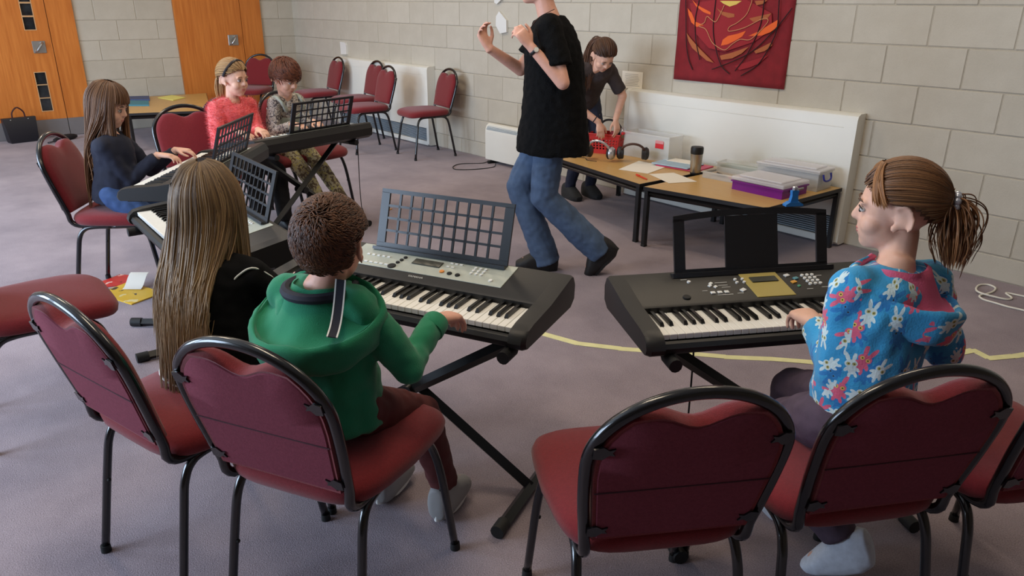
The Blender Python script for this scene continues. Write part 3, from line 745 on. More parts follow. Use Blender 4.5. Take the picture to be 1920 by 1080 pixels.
# ---------- hair: many tapering locks on the skull
EC, ER = np.array((0, -.008, .030)), np.array((.079, .093, .090))
def edir(az, el):
    """unit direction; az 0 = forward, + to the right; el up"""
    return np.array((math.sin(az)*math.cos(el), math.cos(az)*math.cos(el), math.sin(el)))
def slerp(a, b, t):
    a = a/np.linalg.norm(a); b = b/np.linalg.norm(b); o = math.acos(max(-1, min(1, float(a @ b))))
    if o < 1e-4: return a
    return (math.sin((1-t)*o)*a+math.sin(t*o)*b)/math.sin(o)
def on_skull(d, lift, s): return (EC+d*(ER+lift))*s
def strands_mesh(name, paths, rad, shades, sides=4, tipfade=.35):
    """paths [N][S,3]; radius; one attribute value per strand (+ lighter tips)"""
    N = len(paths); S = paths[0].shape[0]; P = np.array(paths)
    T = np.gradient(P, axis=1); T /= np.maximum(np.linalg.norm(T, axis=2, keepdims=True), 1e-9)
    ref = np.array((.31, .23, .92)); X = np.cross(T, ref); X /= np.maximum(np.linalg.norm(X, axis=2, keepdims=True), 1e-9); Y = np.cross(T, X)
    prof = np.sin(np.linspace(.18, 1, S)**.7*PI*.93)**.5; prof[-1] = .12
    rad = np.asarray(rad).reshape(-1, 1)*np.ones((N, 1)); R = rad*prof[None, :]
    ang = np.arange(sides)*2*PI/sides
    V_ = P[:, :, None, :]+(X[:, :, None, :]*np.cos(ang)[None, None, :, None]+Y[:, :, None, :]*np.sin(ang)[None, None, :, None])*R[:, :, None, None]
    V_ = V_.reshape(-1, 3)
    base = (np.arange(N)*S*sides)[:, None, None]+(np.arange(S-1)*sides)[None, :, None]; k = np.arange(sides)[None, None, :]; k2 = (k+1) % sides
    F = np.stack([base+k, base+k2, base+sides+k2, base+sides+k], -1).reshape(-1, 4)
    me = bpy.data.meshes.new(name); me.vertices.add(len(V_)); me.vertices.foreach_set('co', V_.ravel())
    me.loops.add(F.size); me.loops.foreach_set('vertex_index', F.ravel().astype(np.int32)); me.polygons.add(len(F))
    me.polygons.foreach_set('loop_start', (np.arange(len(F))*4).astype(np.int32)); me.polygons.foreach_set('loop_total', np.full(len(F), 4, np.int32))
    me.update(calc_edges=True); me.polygons.foreach_set('use_smooth', [True]*len(F))
    at_ = me.attributes.new('shade', 'FLOAT', 'POINT')
    sh = (np.asarray(shades)[:, None]+tipfade*(np.linspace(0, 1, S)**2)[None, :])[:, :, None]*np.ones((1, 1, sides)); at_.data.foreach_set('value', np.clip(sh, 0, 1).ravel())
    return me
def scalp_mesh(M, s, keep, lift=.004):
    """shell over the skull where keep(direction) is true"""
    m = MB(); n, k = 48, 28; idx = {}
    vs_ = []
    for i in range(k+1):
        el = PI/2-PI*i/k
        for j in range(n): d = edir(2*PI*j/n, el); vs_.append(M @ Vector(on_skull(d, lift, s)))
    fs = []
    for i in range(k):
        for j in range(n):
            d = edir(2*PI*(j+.5)/n, PI/2-PI*(i+.5)/k)
            if keep(d): fs.append((i*n+j, (i+1)*n+j, (i+1)*n+(j+1) % n, i*n+(j+1) % n))
    m.add(vs_, fs); return m
def hairline(d, front=.42, side=.05, back=-.42):
    """is this skull direction covered with hair?"""
    az = abs(math.atan2(d[0], d[1])); el = math.asin(max(-1, min(1, d[2])))
    if az < .75: lim = front-.12*(az/.75)**2
    elif az < 1.35: lim = front-.12+(side-front+.12)*((az-.75)/.6)
    elif az < 1.75: lim = side+.0
    else: lim = side+(back-side)*min(1, (az-1.75)/.6)
    return el > lim
def world_pts(M, pts): return np.array([tuple(M @ Vector(p)) for p in pts])
def hair_long(M, s, n, zend, part=0., push=None, bangs=False, rad=.0034, lift=.014, back_only=False, spreadz=.05, wave=.006, amin=.95, dark=.75):
    paths = []; sh = []; S = 18
    for i in range(n):
        az = RNG.uniform(-PI, PI)
        front = abs(az) < .95
        if not bangs and abs(az) < amin: az = math.copysign(RNG.uniform(amin, PI), az)
        root = edir(part+RNG.normal(0, .1)+(PI if abs(az) > 2 else 0)*0, 1.35+RNG.normal(0, .05)); 
        root = np.array((part*.2+.10*math.sin(az), .25*math.cos(az)-.05, 1.)); root /= np.linalg.norm(root)
        lf = lift*RNG.uniform(.25, 1.)
        if front and bangs and abs(az) < .8:
            tgt = edir(az*1.0, .12+RNG.uniform(-.05, .08)); pts = [on_skull(slerp(root, tgt, t), lf+.004*math.sin(t*PI), s) for t in np.linspace(.05, 1, S)]
            paths.append(world_pts(M, pts)); sh.append(RNG.uniform(.1, .7)); continue
        tgt = edir(az, -.30+RNG.uniform(-.1, .1)); ns = 9
        pts = world_pts(M, [on_skull(slerp(root, tgt, t), lf+.006*t, s) for t in np.linspace(.02, 1, ns)])
        p = pts[-1].copy(); v = pts[-1]-pts[-2]; v = v/np.linalg.norm(v); z1 = zend+RNG.normal(0, spreadz)
        ph = RNG.uniform(0, 6.28); out = list(pts); nf = S-ns; dz = max(.01, (p[2]-z1)/nf)
        c0 = np.array(tuple(M @ Vector((0, -.02, -.05))))
        for k in range(nf):
            v = v*.45+np.array((0, 0, -1))*.55; v /= np.linalg.norm(v); p = p+v*dz/max(.35, -v[2])
            w = (k+1)/nf; q = p+np.array((math.sin(ph+w*7), math.cos(ph*1.3+w*6), 0))*wave*w
            if push is not None: q = push(q, lf)
            out.append(q)
        out = np.array(out)
        for _ in range(5): out[3:-1] = out[3:-1]*.4+(out[2:-2]+out[4:])*.3
        paths.append(out); sh.append(RNG.uniform(0, dark))
    return strands_mesh('hair', paths, RNG.uniform(.7, 1.25, n)*rad, sh)
def hair_pulled(M, s, n, tie_dir, tail_to, tail_n=160, rad=.0030, tail_len=.2, tail_w=.03, front=.40, gravity=.5):
    """hair combed back to a tie, with a tail"""
    paths = []; sh = []; S = 16; tie = np.array(tie_dir); tie = tie/np.linalg.norm(tie); c = 0
    while len(paths) < n and c < n*8:
        c += 1; d = RNG.normal(0, 1, 3); d /= np.linalg.norm(d)
        if not hairline(d, front, .02, -.45): continue
        lf = RNG.uniform(.002, .010)
        pts = [on_skull(slerp(d, tie, t), lf*(1-t)+.010*t+.004*math.sin(PI*t), s) for t in np.linspace(0, .97, S)]
        paths.append(world_pts(M, pts)); sh.append(RNG.uniform(.05, .65))
    T0 = np.array(tuple(M @ Vector(on_skull(tie, .012, s)))); out = np.array(tuple(M.to_3x3() @ Vector(tie)))
    to = np.array(tail_to, float); to /= np.linalg.norm(to)
    for i in range(tail_n):
        r = RNG.normal(0, 1, 3)*.5; a = RNG.uniform(.75, 1.05); pts = []; p = T0+r*.012; v = out*.9+to*.25; v /= np.linalg.norm(v)
        for k in range(S):
            w = k/(S-1); pts.append(p+r*tail_w*math.sin(min(1, w*1.25)*PI*.62)*(1-.55*w*w)); v = v*(1-.22*gravity)+to*.22*gravity+np.array((0, 0, -1))*.10*gravity; v /= np.linalg.norm(v); p = p+v*tail_len*a/(S-1)
        paths.append(np.array(pts)); sh.append(RNG.uniform(.1, .9))
    return strands_mesh('hair', paths, np.concatenate([np.full(len(paths)-tail_n, rad), np.full(tail_n, rad*.9)]), sh, tipfade=.2), T0
def hair_short(M, s, n, crown=(0, -.55, .83), front=.30, length=.55, rad=.0028, lift=.012, cover=None, jit=.18, ear=False):
    paths = []; sh = []; S = 9; cr = np.array(crown); cr = cr/np.linalg.norm(cr); c = 0
    while len(paths) < n and c < n*10:
        c += 1; d = RNG.normal(0, 1, 3); d /= np.linalg.norm(d)
        if not (cover or hairline)(d) : continue
        away = d-cr*(d @ cr)*1.0; tw = np.cross(cr, d)*.45
        flow = away+tw+RNG.normal(0, jit, 3); flow -= d*(flow @ d); nf = np.linalg.norm(flow)
        if nf < 1e-3: continue
        flow /= nf; L = length*RNG.uniform(.6, 1.1); pts = []
        if ear:
            e_ = d*math.cos(L)+flow*math.sin(L); az_ = abs(math.atan2(e_[0], e_[1]))
            if 1.05 < az_ < 1.98 and e_[2] < .16: continue
        for t in np.linspace(0, 1, S):
            q = d*math.cos(L*t)+flow*math.sin(L*t); pts.append(on_skull(q, .003+lift*(.35+.65*math.sin(min(1, t*1.1)*PI*.75))*RNG.uniform(.97, 1.03), s))
        paths.append(world_pts(M, pts)); sh.append(RNG.uniform(.0, .8))
    return strands_mesh('hair', paths, RNG.uniform(.75, 1.2, len(paths))*rad, sh, tipfade=.1)
SKIN = mat('skin_fair', (224, 176, 152), .5, sub=.12, var=.05, vscale=40, spec=.35)
SKIN2 = mat('skin_rosy', (220, 166, 144), .5, sub=.12, var=.05, vscale=40, spec=.35)
# ---------- one figure
TORSO = [(-.16, .050, .045), (-.10, .100, .085), (0, .120, .102), (.2, .114, .094), (.45, .108, .086), (.68, .122, .090), (.86, .118, .080), (.96, .070, .056), (1.08, .040, .040)]
def figure(name, label, xy, ang, hip, chest, neck, head, hrot, sh_yaw=0., sw=.132, arms=None, legs=None, scale=1., skin=None, hs=.95, voxel=.0048, feet=True, neck_r=.036, tw=1., td=1., group=None):
    """everything in the figure's own frame: x right, y forward, z up; returns handles for dressing"""
    root = thing(name, label, 'person', (xy[0], xy[1], 0), math.radians(ang-90), group)
    skin = skin or SKIN; mb = MB(); hip, chest, neck, head = map(Vector, (hip, chest, neck, head))
    R1 = rotz(sh_yaw) @ Vector((1, 0, 0)); R0 = Vector((1, 0, 0))
    up = (neck-chest).normalized(); 
    mb.loft(spine_rings((hip, chest, neck), (R0, R1), [(t, w*scale*tw*.88, d*scale*td*.88) for t, w, d in TORSO]))
    M = Matrix.Translation(head) @ (Matrix.Rotation(hrot[0], 4, 'Z') @ Matrix.Rotation(hrot[1], 4, 'X') @ Matrix.Rotation(hrot[2] if len(hrot) > 2 else 0, 4, 'Y'))
    nb = M @ (Vector((0, -.018, -.055))*hs); mb.cap(neck-up*.03, nb, neck_r*1.15*scale, neck_r*scale)
    head_shapes(mb, M, hs)
    H = dict(root=root, M=M, hs=hs, hip=hip, chest=chest, neck=neck, R0=R0, R1=R1, scale=scale, tw=tw, td=td, arm={}, leg={})
    for sd, q in (('R', 1), ('L', -1)):
        if arms and sd in arms:
            a = arms[sd]; S = neck-up*(.045*scale)+R1*(q*sw*scale) if 'S' not in a else Vector(a['S'])
            E_, W = ik(S, a['W'], a.get('a', .225*scale), a.get('b', .205*scale), a.get('pole', (q*.4, -.4, -1)))
            k = scale
            mb.cap(S, E_, .036*k, .030*k); mb.cap(E_, W, .030*k, .0205*k)
            d = Vector(a['d']) if 'd' in a else (W-E_); hand_shapes(mb, W+(W-E_).normalized()*.008, d, a.get('u', (0, 0, 1)), q, a.get('hs', .9*scale), a.get('curl', (18, 28, 22)))
            H['arm'][sd] = (S, E_, W)
        if legs and sd in legs:
            l = legs[sd]; hj = hip+R0*(q*.072*scale)+Vector((0, .01, -.01)); K, A = ik(hj, l['A'], l.get('a', .34*scale), l.get('b', .33*scale), l.get('pole', (0, 1, 1)))
            mb.cap(hj, K, .066*scale, .047*scale); mb.cap(K, A, .045*scale, .029*scale)
            fd = Vector(l.get('fd', (0, 1, 0))).normalized(); sole = Vector(l.get('up', (0, 0, 1)))
            mb.cap(A-fd*.02*scale-sole*(.028*scale), A+fd*(.095*scale)-sole*(.040*scale), .028*scale, .021*scale); mb.cap(A, A-fd*.02*scale-sole*.03*scale, .029*scale, .028*scale)
            H['leg'][sd] = (hj, K, A, fd, sole)
    H['body'] = obj('body', remesh(mb, voxel, 4, .5), skin, root)
    return H
def garment(H, name, matl, prof, sleeves=None, trousers=None, voxel=.008, amp=.004, fsc=16, extra=None, it=3, parent=None, amp2=.004):
    """one garment: torso part (prof), sleeves {side:(to_fraction_of_forearm, r_shoulder, r_elbow, r_cuff)}, trousers {side:(frac, r..)}"""
    mb = MB(); s = H['scale']
    if prof: mb.loft(spine_rings((H['hip'], H['chest'], H['neck']), (H['R0'], H['R1']), [(t, w*s*H['tw'], d*s*H['td']) for t, w, d in prof], 28))
    for sd, (fr, r0, r1, r2) in (sleeves or {}).items():
        S, E_, W = H['arm'][sd]; n0 = (H['chest']*.25+H['neck']*.75)
        mb.cap(n0+(S-n0)*.45, S, r0*s*1.10, r0*s*1.0)
        if fr <= 0: mb.tube([S, S+(E_-S)*-fr*.6, S+(E_-S)*-fr], [r0*s, (r0+r1)*.5*s, r1*s], 16); continue
        mb.cap(S, E_, r0*s, r1*s)
        C_ = E_+(W-E_)*fr; mb.tube([E_-(W-E_).normalized()*.002, E_+(C_-E_)*.5, E_+(C_-E_)*.85, C_], [r1*s, (r1+r2)*.5*s, r2*1.04*s, r2*s], 16)
        mb.ell(E_, (r1*s, r1*s, r1*s))
    for sd, (fr, r0, r1, r2) in (trousers or {}).items():
        hj, K, A, fd, sole = H['leg'][sd]
        mb.cap(hj, K, r0*s, r1*s); C_ = K+(A-K)*fr; mb.tube([K, K+(C_-K)*.5, C_], [r1*s, (r1*.45+r2*.55)*s, r2*s], 16); mb.ell(K, (r1*s, r1*s, r1*s))
    if extra: extra(mb, H)
    me = remesh(mb, voxel, it, .5)
    if amp: displace(me, amp, fsc, RNG.uniform(0, 50), .55, amp2)
    return obj(name, me, matl, parent or H['root'])
def ribbon_ring(H, name, sd, fr, r, w, matl):
    S, E_, W = H['arm'][sd]; C_ = E_+(W-E_)*fr; t = (W-E_).normalized()
    return obj(name, MB().tube([C_-t*w*.5, C_-t*w*.35, C_+t*w*.35, C_+t*w*.5], [r*.94, r, r, r*.94], 18), matl, H['root'], smooth=40)
def shoe(H, sd, matl, solem, sock=None):
    hj, K, A, fd, up = H['leg'][sd]; s = H['scale']; m = MB()
    R = fd.cross(up).normalized(); rings = []
    for t, w, h, lift in ((-.062, .018, .020, .016), (-.055, .030, .052, .016), (-.02, .037, .066, .014), (.008, .038, .062, .010), (.035, .039, .052, .002), (.075, .041, .036, -.008), (.11, .036, .022, -.018), (.132, .020, .014, -.022)):
        c = A+fd*(t*s)+up*((-.045+lift*.6)*s); k_s = 1.14 if sock else 1.12; rings.append(ering(c+fd*((.010 if sock else .008)*s*(1 if t > 0 else -1)), R, up, w*s*k_s, h*s*k_s, 16, .8))
    m.loft(rings); o = obj('shoe' if not sock else sock, remesh(m, .006, 2), matl, H['root'])
    if solem:
        m = MB(); rings = []
        for dz in (-.095, -.072):
            rings.append([A+fd*((.035+math.cos(a)*.102)*s)+R*(math.sin(a)*(.036 if math.cos(a) > -.3 else .031)*s)+up*(dz*s) for a in [2*PI*k/24 for k in range(24)]])
        m.loft(rings); obj('sole', m, solem, o, smooth=40)
    return o
def W2L(xy, ang, p):
    a = math.radians(ang); F = (math.cos(a), math.sin(a)); R = (F[1], -F[0]); dx, dy = p[0]-xy[0], p[1]-xy[1]
    return Vector((dx*R[0]+dy*R[1], dx*F[0]+dy*F[1], p[2]))
# ------------------------------------------------------------------ the people, one by one
def rel(xy, ang):
    f = lambda x, y, z: W2L(xy, ang, (x, y, z)); return f
def pattern_uv(o, H):
    """cylindrical cloth coordinates round torso and sleeves"""
    me = o.data; uv = me.uv_layers.new(name='cloth'); axes = [(H['hip'], H['neck'], .13)]
    for sd in H['arm']: S, E_, W = H['arm'][sd]; axes += [(S, E_, .05), (E_, W, .042)]
    dat = np.empty(len(me.loops)*2)
    for p in me.polygons:
        c = p.center; best = None
        for k, (a, b, r) in enumerate(axes):
            d = b-a; t = max(0, min(1, (c-a).dot(d)/d.length_squared)); q = (c-(a+d*t)).length/r
            if best is None or q < best[0]: best = (q, k)
        a, b, r = axes[best[1]]; t = (b-a).normalized(); X = t.orthogonal() if abs(t.z) < .8 else Vector((0, 1, 0)); X = (X-t*X.dot(t)).normalized(); Y = t.cross(X)
        w = c-a; a0 = math.atan2(w.dot(Y), w.dot(X))
        for li in p.loop_indices:
            w = me.vertices[me.loops[li].vertex_index].co-a; an = math.atan2(w.dot(Y), w.dot(X))
            while an-a0 > PI: an -= 2*PI
            while an-a0 < -PI: an += 2*PI
            dat[li*2] = an*r+best[1]*.37; dat[li*2+1] = w.dot(t)+best[1]*.21
    uv.data.foreach_set('uv', dat)
def rabbit_print():
    """sky-blue fleece printed with white and pink rabbits (flat print)"""
    m = bpy.data.materials.new('rabbit_print_fleece'); m.use_nodes = True; nt = m.node_tree; N = nt.nodes; L = nt.links
    b = N['Principled BSDF']; b.inputs['Roughness'].default_value = .9; b.inputs['Specular IOR Level'].default_value = .15; b.inputs['Sheen Weight'].default_value = .2
    uv = N.new('ShaderNodeUVMap'); uv.uv_map = 'cloth'
    def math_(op, a, b_=None, c=None):
        n = N.new('ShaderNodeMath'); n.operation = op
        for i, v in enumerate((a, b_, c)):
            if v is None: continue
            if isinstance(v, (int, float)): n.inputs[i].default_value = v
            else: L.new(v, n.inputs[i])
        return n.outputs[0]
    col = None
    base = N.new('ShaderNodeRGB'); base.outputs[0].default_value = (*lin((62, 156, 205)), 1); cur = base.outputs[0]
    def layer(cell, offx, offy, bodyc, accent, seed, thr):
        nonlocal cur
        sp = N.new('ShaderNodeSeparateXYZ'); L.new(uv.outputs[0], sp.inputs[0])
        x = math_('ADD', math_('DIVIDE', sp.outputs[0], cell), offx+50); y = math_('ADD', math_('DIVIDE', sp.outputs[1], cell), offy+50)
        row = math_('FLOOR', y); x = math_('ADD', x, math_('MULTIPLY', row, .43)); cx = math_('FLOOR', x)
        cb = N.new('ShaderNodeCombineXYZ'); L.new(cx, cb.inputs[0]); L.new(row, cb.inputs[1]); cb.inputs[2].default_value = seed
        wn = N.new('ShaderNodeTexWhiteNoise'); wn.noise_dimensions = '3D'; L.new(cb.outputs[0], wn.inputs['Vector'])
        sc = N.new('ShaderNodeSeparateColor'); L.new(wn.outputs['Color'], sc.inputs[0])
        u = math_('MULTIPLY', math_('SUBTRACT', math_('SUBTRACT', x, cx), .5), .86); v = math_('MULTIPLY', math_('SUBTRACT', math_('SUBTRACT', y, row), .5), .86)
        u = math_('ADD', u, math_('MULTIPLY_ADD', sc.outputs[1], .12, -.06)); v = math_('ADD', v, math_('MULTIPLY_ADD', sc.outputs[2], .12, -.06))
        a = math_('MULTIPLY_ADD', sc.outputs[0], 2.4, -1.2); ca = math_('COSINE', a); sa = math_('SINE', a)
        p = math_('SUBTRACT', math_('MULTIPLY', u, ca), math_('MULTIPLY', v, sa)); q = math_('ADD', math_('MULTIPLY', u, sa), math_('MULTIPLY', v, ca))
        def ellm(px, py, rx, ry, rot=0.):
            dx = math_('SUBTRACT', p, px); dy = math_('SUBTRACT', q, py); c, s = math.cos(rot), math.sin(rot)
            e = math_('ADD', math_('MULTIPLY', dx, c), math_('MULTIPLY', dy, s)); f_ = math_('SUBTRACT', math_('MULTIPLY', dy, c), math_('MULTIPLY', dx, s))
            e = math_('DIVIDE', e, rx); f_ = math_('DIVIDE', f_, ry)
            return math_('LESS_THAN', math_('ADD', math_('MULTIPLY', e, e), math_('MULTIPLY', f_, f_)), 1.)
        mask = ellm(0, .02, .17, .13)
        for e in (ellm(-.09, .24, .055, .16, .25), ellm(.10, .24, .055, .16, -.30), ellm(.0, -.19, .11, .14), ellm(-.14, -.16, .05, .10, -.7), ellm(.14, -.17, .05, .10, .7), ellm(-.08, -.34, .045, .09, -.3), ellm(.09, -.34, .045, .09, .3)): mask = math_('MAXIMUM', mask, e)
        on = math_('GREATER_THAN', wn.outputs['Value'], thr); mask = math_('MULTIPLY', mask, on)
        mx = N.new('ShaderNodeMix'); mx.data_type = 'RGBA'; L.new(mask, mx.inputs[0]); L.new(cur, mx.inputs[6]); mx.inputs[7].default_value = (*lin(bodyc), 1); cur = mx.outputs[2]
        for (px, py, rx, ry, cc) in ((-.07, .02, .052, .052, accent), (.08, .01, .052, .052, accent), (-.065, .02, .02, .02, (60, 50, 50)), (.08, .01, .02, .02, (60, 50, 50))):
            e = math_('MULTIPLY', ellm(px, py, rx, ry), on)
            mx = N.new('ShaderNodeMix'); mx.data_type = 'RGBA'; L.new(e, mx.inputs[0]); L.new(cur, mx.inputs[6]); mx.inputs[7].default_value = (*lin(cc), 1); cur = mx.outputs[2]
    layer(.082, .5, .5, (52, 128, 190), (62, 140, 196), 9., .4)
    layer(.076, .31, .17, (222, 104, 132), (226, 190, 96), 3., .5)
    layer(.064, .0, .0, (206, 226, 226), (176, 172, 104), 1., .3)
    L.new(cur, b.inputs['Base Color'])
    tc = N.new('ShaderNodeTexCoord'); nz = N.new('ShaderNodeTexNoise'); nz.inputs['Scale'].default_value = 220; L.new(tc.outputs['Object'], nz.inputs[0]); bp = N.new('ShaderNodeBump'); bp.inputs['Strength'].default_value = .35; bp.inputs['Distance'].default_value = .003; L.new(nz.outputs['Fac'], bp.inputs['Height']); L.new(bp.outputs[0], b.inputs['Normal'])
    return m
def floral(name, c0, c1, c2, scale):
    m = bpy.data.materials.new(name); m.use_nodes = True; nt = m.node_tree; N = nt.nodes; L = nt.links; b = N['Principled BSDF']; b.inputs['Roughness'].default_value = .85
    tc = N.new('ShaderNodeTexCoord'); v = N.new('ShaderNodeTexNoise'); v.inputs['Scale'].default_value = scale; v.inputs['Detail'].default_value = 2.5; v.inputs['Distortion'].default_value = 1.5; L.new(tc.outputs['Object'], v.inputs[0])
    r = N.new('ShaderNodeValToRGB'); r.color_ramp.interpolation = 'CONSTANT'; e = r.color_ramp.elements; e[0].color = (*lin(c0), 1); e[1].position = .47; e[1].color = (*lin(c1), 1); x = e.new(.58); x.color = (*lin(c2), 1); x = e.new(.66); x.color = (*lin(c1), 1)
    L.new(v.outputs['Fac'], r.inputs[0]); L.new(r.outputs[0], b.inputs['Base Color']); return m
def hood(H, matl, lining, RX=.140, RY=.150, zback=-.095, zside=.0, r0=.058, tuck=.06, skew=0., span=2.55):
    """hood lying open on the back: rim standing off behind the neck, lining inside, pouch tucked under"""
    n = H['neck']; K = 44; outer = []; inner = []
    for k in range(K+1):
        a = -span+2*span*k/K; w = max(0., math.cos(a*.5))**1.5; f = min(1, (span-abs(a))/.9); f = f*f*(3-2*f)
        out = Vector((math.sin(a), -math.cos(a), 0)); ws = 1+skew*math.sin(a)
        c0 = n+Vector((math.sin(a)*r0*1.1, -math.cos(a)*r0-.008, .004))
        rim = n+Vector((math.sin(a)*(r0*1.12+(RX-r0)*f), -math.cos(a)*(r0+(RY*ws-r0)*f)-.008, zside*f+(zback*w*ws-zside*w)*f+.016*(1-f)+.012*math.sin(a*3+1)*f*.4))
        mid = (c0+rim)*.5+Vector((0, 0, -.026*f*w-.004)); wob = .004*math.sin(a*7)
        sec = smoothpath([rim-out*.010+Vector((0, 0, .000)), rim+Vector((0, 0, .008)), rim+out*.010+Vector((0, 0, -.004)), rim+out*(.006+wob)+Vector((0, 0, -.03*f-.006)), rim-out*(.010*f)+Vector((0, 0, -tuck*f-.012)), rim-out*(.05*f+.006)+Vector((0, 0, -tuck*1.05*f-.016))], 3)
        outer.append(sec+[mid+Vector((0, 0, -.02))])
        top = smoothpath([c0+Vector((0, 0, -.012)), c0+Vector((0, 0, .004))*1, mid, rim-out*.012, rim-out*.004+Vector((0, 0, .0065))], 3)
        inner.append(top+[rim-out*.012+Vector((0, 0, -.012)), mid+Vector((0, 0, -.014)), c0+Vector((0, 0, -.022))])
    m = MB(); m.loft(outer); o = obj('hood', m, matl, H['root'], smooth=70); displace(o.data, .007, 20, 2.2, 1., .003, 45)
    m = MB(); m.loft(inner); o2 = obj('hood_lining', m, lining, o, smooth=70); displace(o2.data, .007, 20, 2.2, 1., .002, 45)
    return o
# ---- boy in the green hoodie
xy, ang = (-1.525, .735), 116; L_ = rel(xy, ang)
H = figure('person', 'boy in a green hooded top seated with his back to the camera, playing keys', xy, ang, (0, -.01, .565), (-.005, .0, .73), (0, -.005, .875), L_(-1.503, .755, .968), (.25, .0), sh_yaw=.0, sw=.112, scale=.94, tw=.92, neck_r=.040,
    arms=dict(R=dict(W=L_(-1.478, 1.020, .712), pole=(.45, -.5, -1), d=W2L((0, 0), ang, (-.045, .14, -.025)), u=(0, .1, 1), a=.195, b=.185, curl=(22, 34, 26), hs=1.0), L=dict(W=L_(-1.90, .93, .71), pole=(-.5, -.3, -1), d=(0, .5, -.08))),
    legs=dict(R=dict(A=(.11, .36, .10)), L=dict(A=(-.10, .36, .10))), hs=.93, skin=SKIN2)
GREEN = mat('green_sweatshirt', (40, 128, 92), .9, var=.08, vscale=8, bump=.3, bscale=420, spec=.15, sheen=.2)
NAVYT = mat('navy_trim', (24, 26, 40), .8); WHT = mat('white_piping', (222, 222, 216), .6)
garment(H, 'hooded_top', GREEN, [(-.16, .150, .128), (-.13, .158, .138), (0, .152, .132), (.2, .146, .122), (.45, .140, .114), (.7, .146, .112), (.88, .132, .096), (.97, .082, .068), (1.0, .062, .056)],
    {'R': (.95, .052, .044, .034), 'L': (.95, .052, .044, .034)}, amp=.009, fsc=15)
ribbon_ring(H, 'cuff', 'R', .90, .0355, .045, GREEN)
hd = hood(H, GREEN, GREEN, .150, .158, -.100, .012)
m = MB(); m.tube([Vector((.078*math.sin(a), -.082*math.cos(a)+.0, 0))+H['neck']+Vector((0, -.004, -.004)) for a in np.linspace(-2.2, 2.2, 30)], .013, 8); obj('neck_band', m, NAVYT, H['root'])
def hood_stripe(off, w, matl, nm, lift):
    m = MB(); rings = []
    for t in np.linspace(0, 1, 12):
        p = H['neck']+Vector((.078+.036*t, -.030-.095*t, .024-.095*t-.020*math.sin(t*PI))); nrm = Vector((.25, -.35, 1)).normalized(); p = p+nrm*lift
        sd_ = Vector((.9, .35, -.1)).normalized(); rings.append([p+sd_*(off-w), p+sd_*(off+w), p+sd_*(off+w)+nrm*.003, p+sd_*(off-w)+nrm*.003])
    m.loft(rings); return obj(nm, m, matl, hd, smooth=40)
hood_stripe(0, .0085, NAVYT, 'stripe', .010); hood_stripe(-.0105, .0017, WHT, 'stripe_piping', .0105); hood_stripe(.0105, .0017, WHT, 'stripe_piping', .0105)
garment(H, 'trousers', mat('dark_red_trousers', (86, 34, 32), .85, var=.1, vscale=30), [(-.2, .085, .085), (-.12, .132, .116), (.0, .135, .115), (.14, .12, .1)], None, {'R': (.95, .074, .056, .048), 'L': (.95, .074, .056, .048)}, amp=.004)
for sd in 'RL': shoe(H, sd, mat('grey_trainer', (150, 148, 146), .6), WHT)
HB5 = attr_mat('hair_brown_short', (44, 26, 17), (112, 70, 42), .5)
obj('scalp_hair', scalp_mesh(H['M'], H['hs'], lambda d: hairline(d, .45, .18, -.66), .004), mat('hair_base_brown', (46, 28, 19), .6), H['root'], smooth=True)
obj('hair', hair_short(H['M'], H['hs'], 3800, (.05, -.62, .75), length=.42, rad=.0017, lift=.013, cover=lambda d: hairline(d, .40, .16, -.68), ear=True), HB5, H['root'])
face_parts(H['body'], H['M'], H['hs'], mat('hair_base_brown', (46, 28, 19), .6))
# ---- girl in the rabbit-print hoodie
xy, ang = (-.635, 1.665), 156; L_ = rel(xy, ang)
H = figure('person', 'girl in a blue rabbit-print hooded fleece with ponytail, face turned left', xy, ang, (0, 0, .575), (-.005, .0, .77), L_(-.628, 1.690, .945), L_(-.660, 1.722, 1.062), (math.radians(48), -.02), sh_yaw=.0, sw=.108, scale=1.0, tw=.88, td=.92,
    arms=dict(L=dict(W=L_(-.795, 1.708, .738), pole=(-.35, -.9, -.7), d=W2L((0, 0), ang, (-.107, .075, .0)), u=(-.1, 0, 1), a=.205, b=.180, curl=(28, 42, 35), hs=1.05), R=dict(W=L_(-.70, 1.96, .71), pole=(.4, -.4, -1), d=(0, 1, -.1), a=.205, b=.185)),
    legs=dict(L=dict(A=L_(-.655, 1.785, .115), a=.35, b=.37, pole=(-.35, 1, .5), fd=W2L((0, 0), ang, (-.10, -.03, -.075)), up=W2L((0, 0), ang, (-.35, -.1, .8))), R=dict(A=(.10, .36, .085), a=.36, b=.36)), hs=.92, skin=SKIN)
BUN = rabbit_print()
o = garment(H, 'hooded_fleece', BUN, [(-.09, .146, .126), (-.05, .152, .130), (.02, .146, .122), (.08, .134, .110), (.2, .140, .114), (.45, .140, .112), (.7, .145, .110), (.88, .128, .094), (.97, .078, .066), (1.0, .060, .055)],
    {'R': (.97, .050, .047, .036), 'L': (.97, .050, .047, .036)}, amp=.006, fsc=15); pattern_uv(o, H)
PINK = mat('pink_fleece_lining', (206, 92, 124), .9, bump=.3, bscale=300)
o = hood(H, BUN, PINK, .112, .120, -.070, .010, skew=.38); pattern_uv(o, H)
DEN = mat('plum_denim', (84, 68, 82), .85, var=.18, vscale=26, bump=.3, bscale=500)
garment(H, 'jeans', DEN, [(-.2, .085, .085), (-.12, .128, .116), (.0, .130, .114), (.10, .118, .1)], None, {'R': (.96, .076, .060, .050), 'L': (.96, .078, .062, .050)}, amp=.004)
SOCK = mat('white_sock', (206, 212, 222), .9, var=.08, vscale=60)
for sd in 'RL': shoe(H, sd, SOCK, None, 'sock')
HB8 = attr_mat('hair_light_brown', (66, 42, 26), (162, 112, 70), .45)
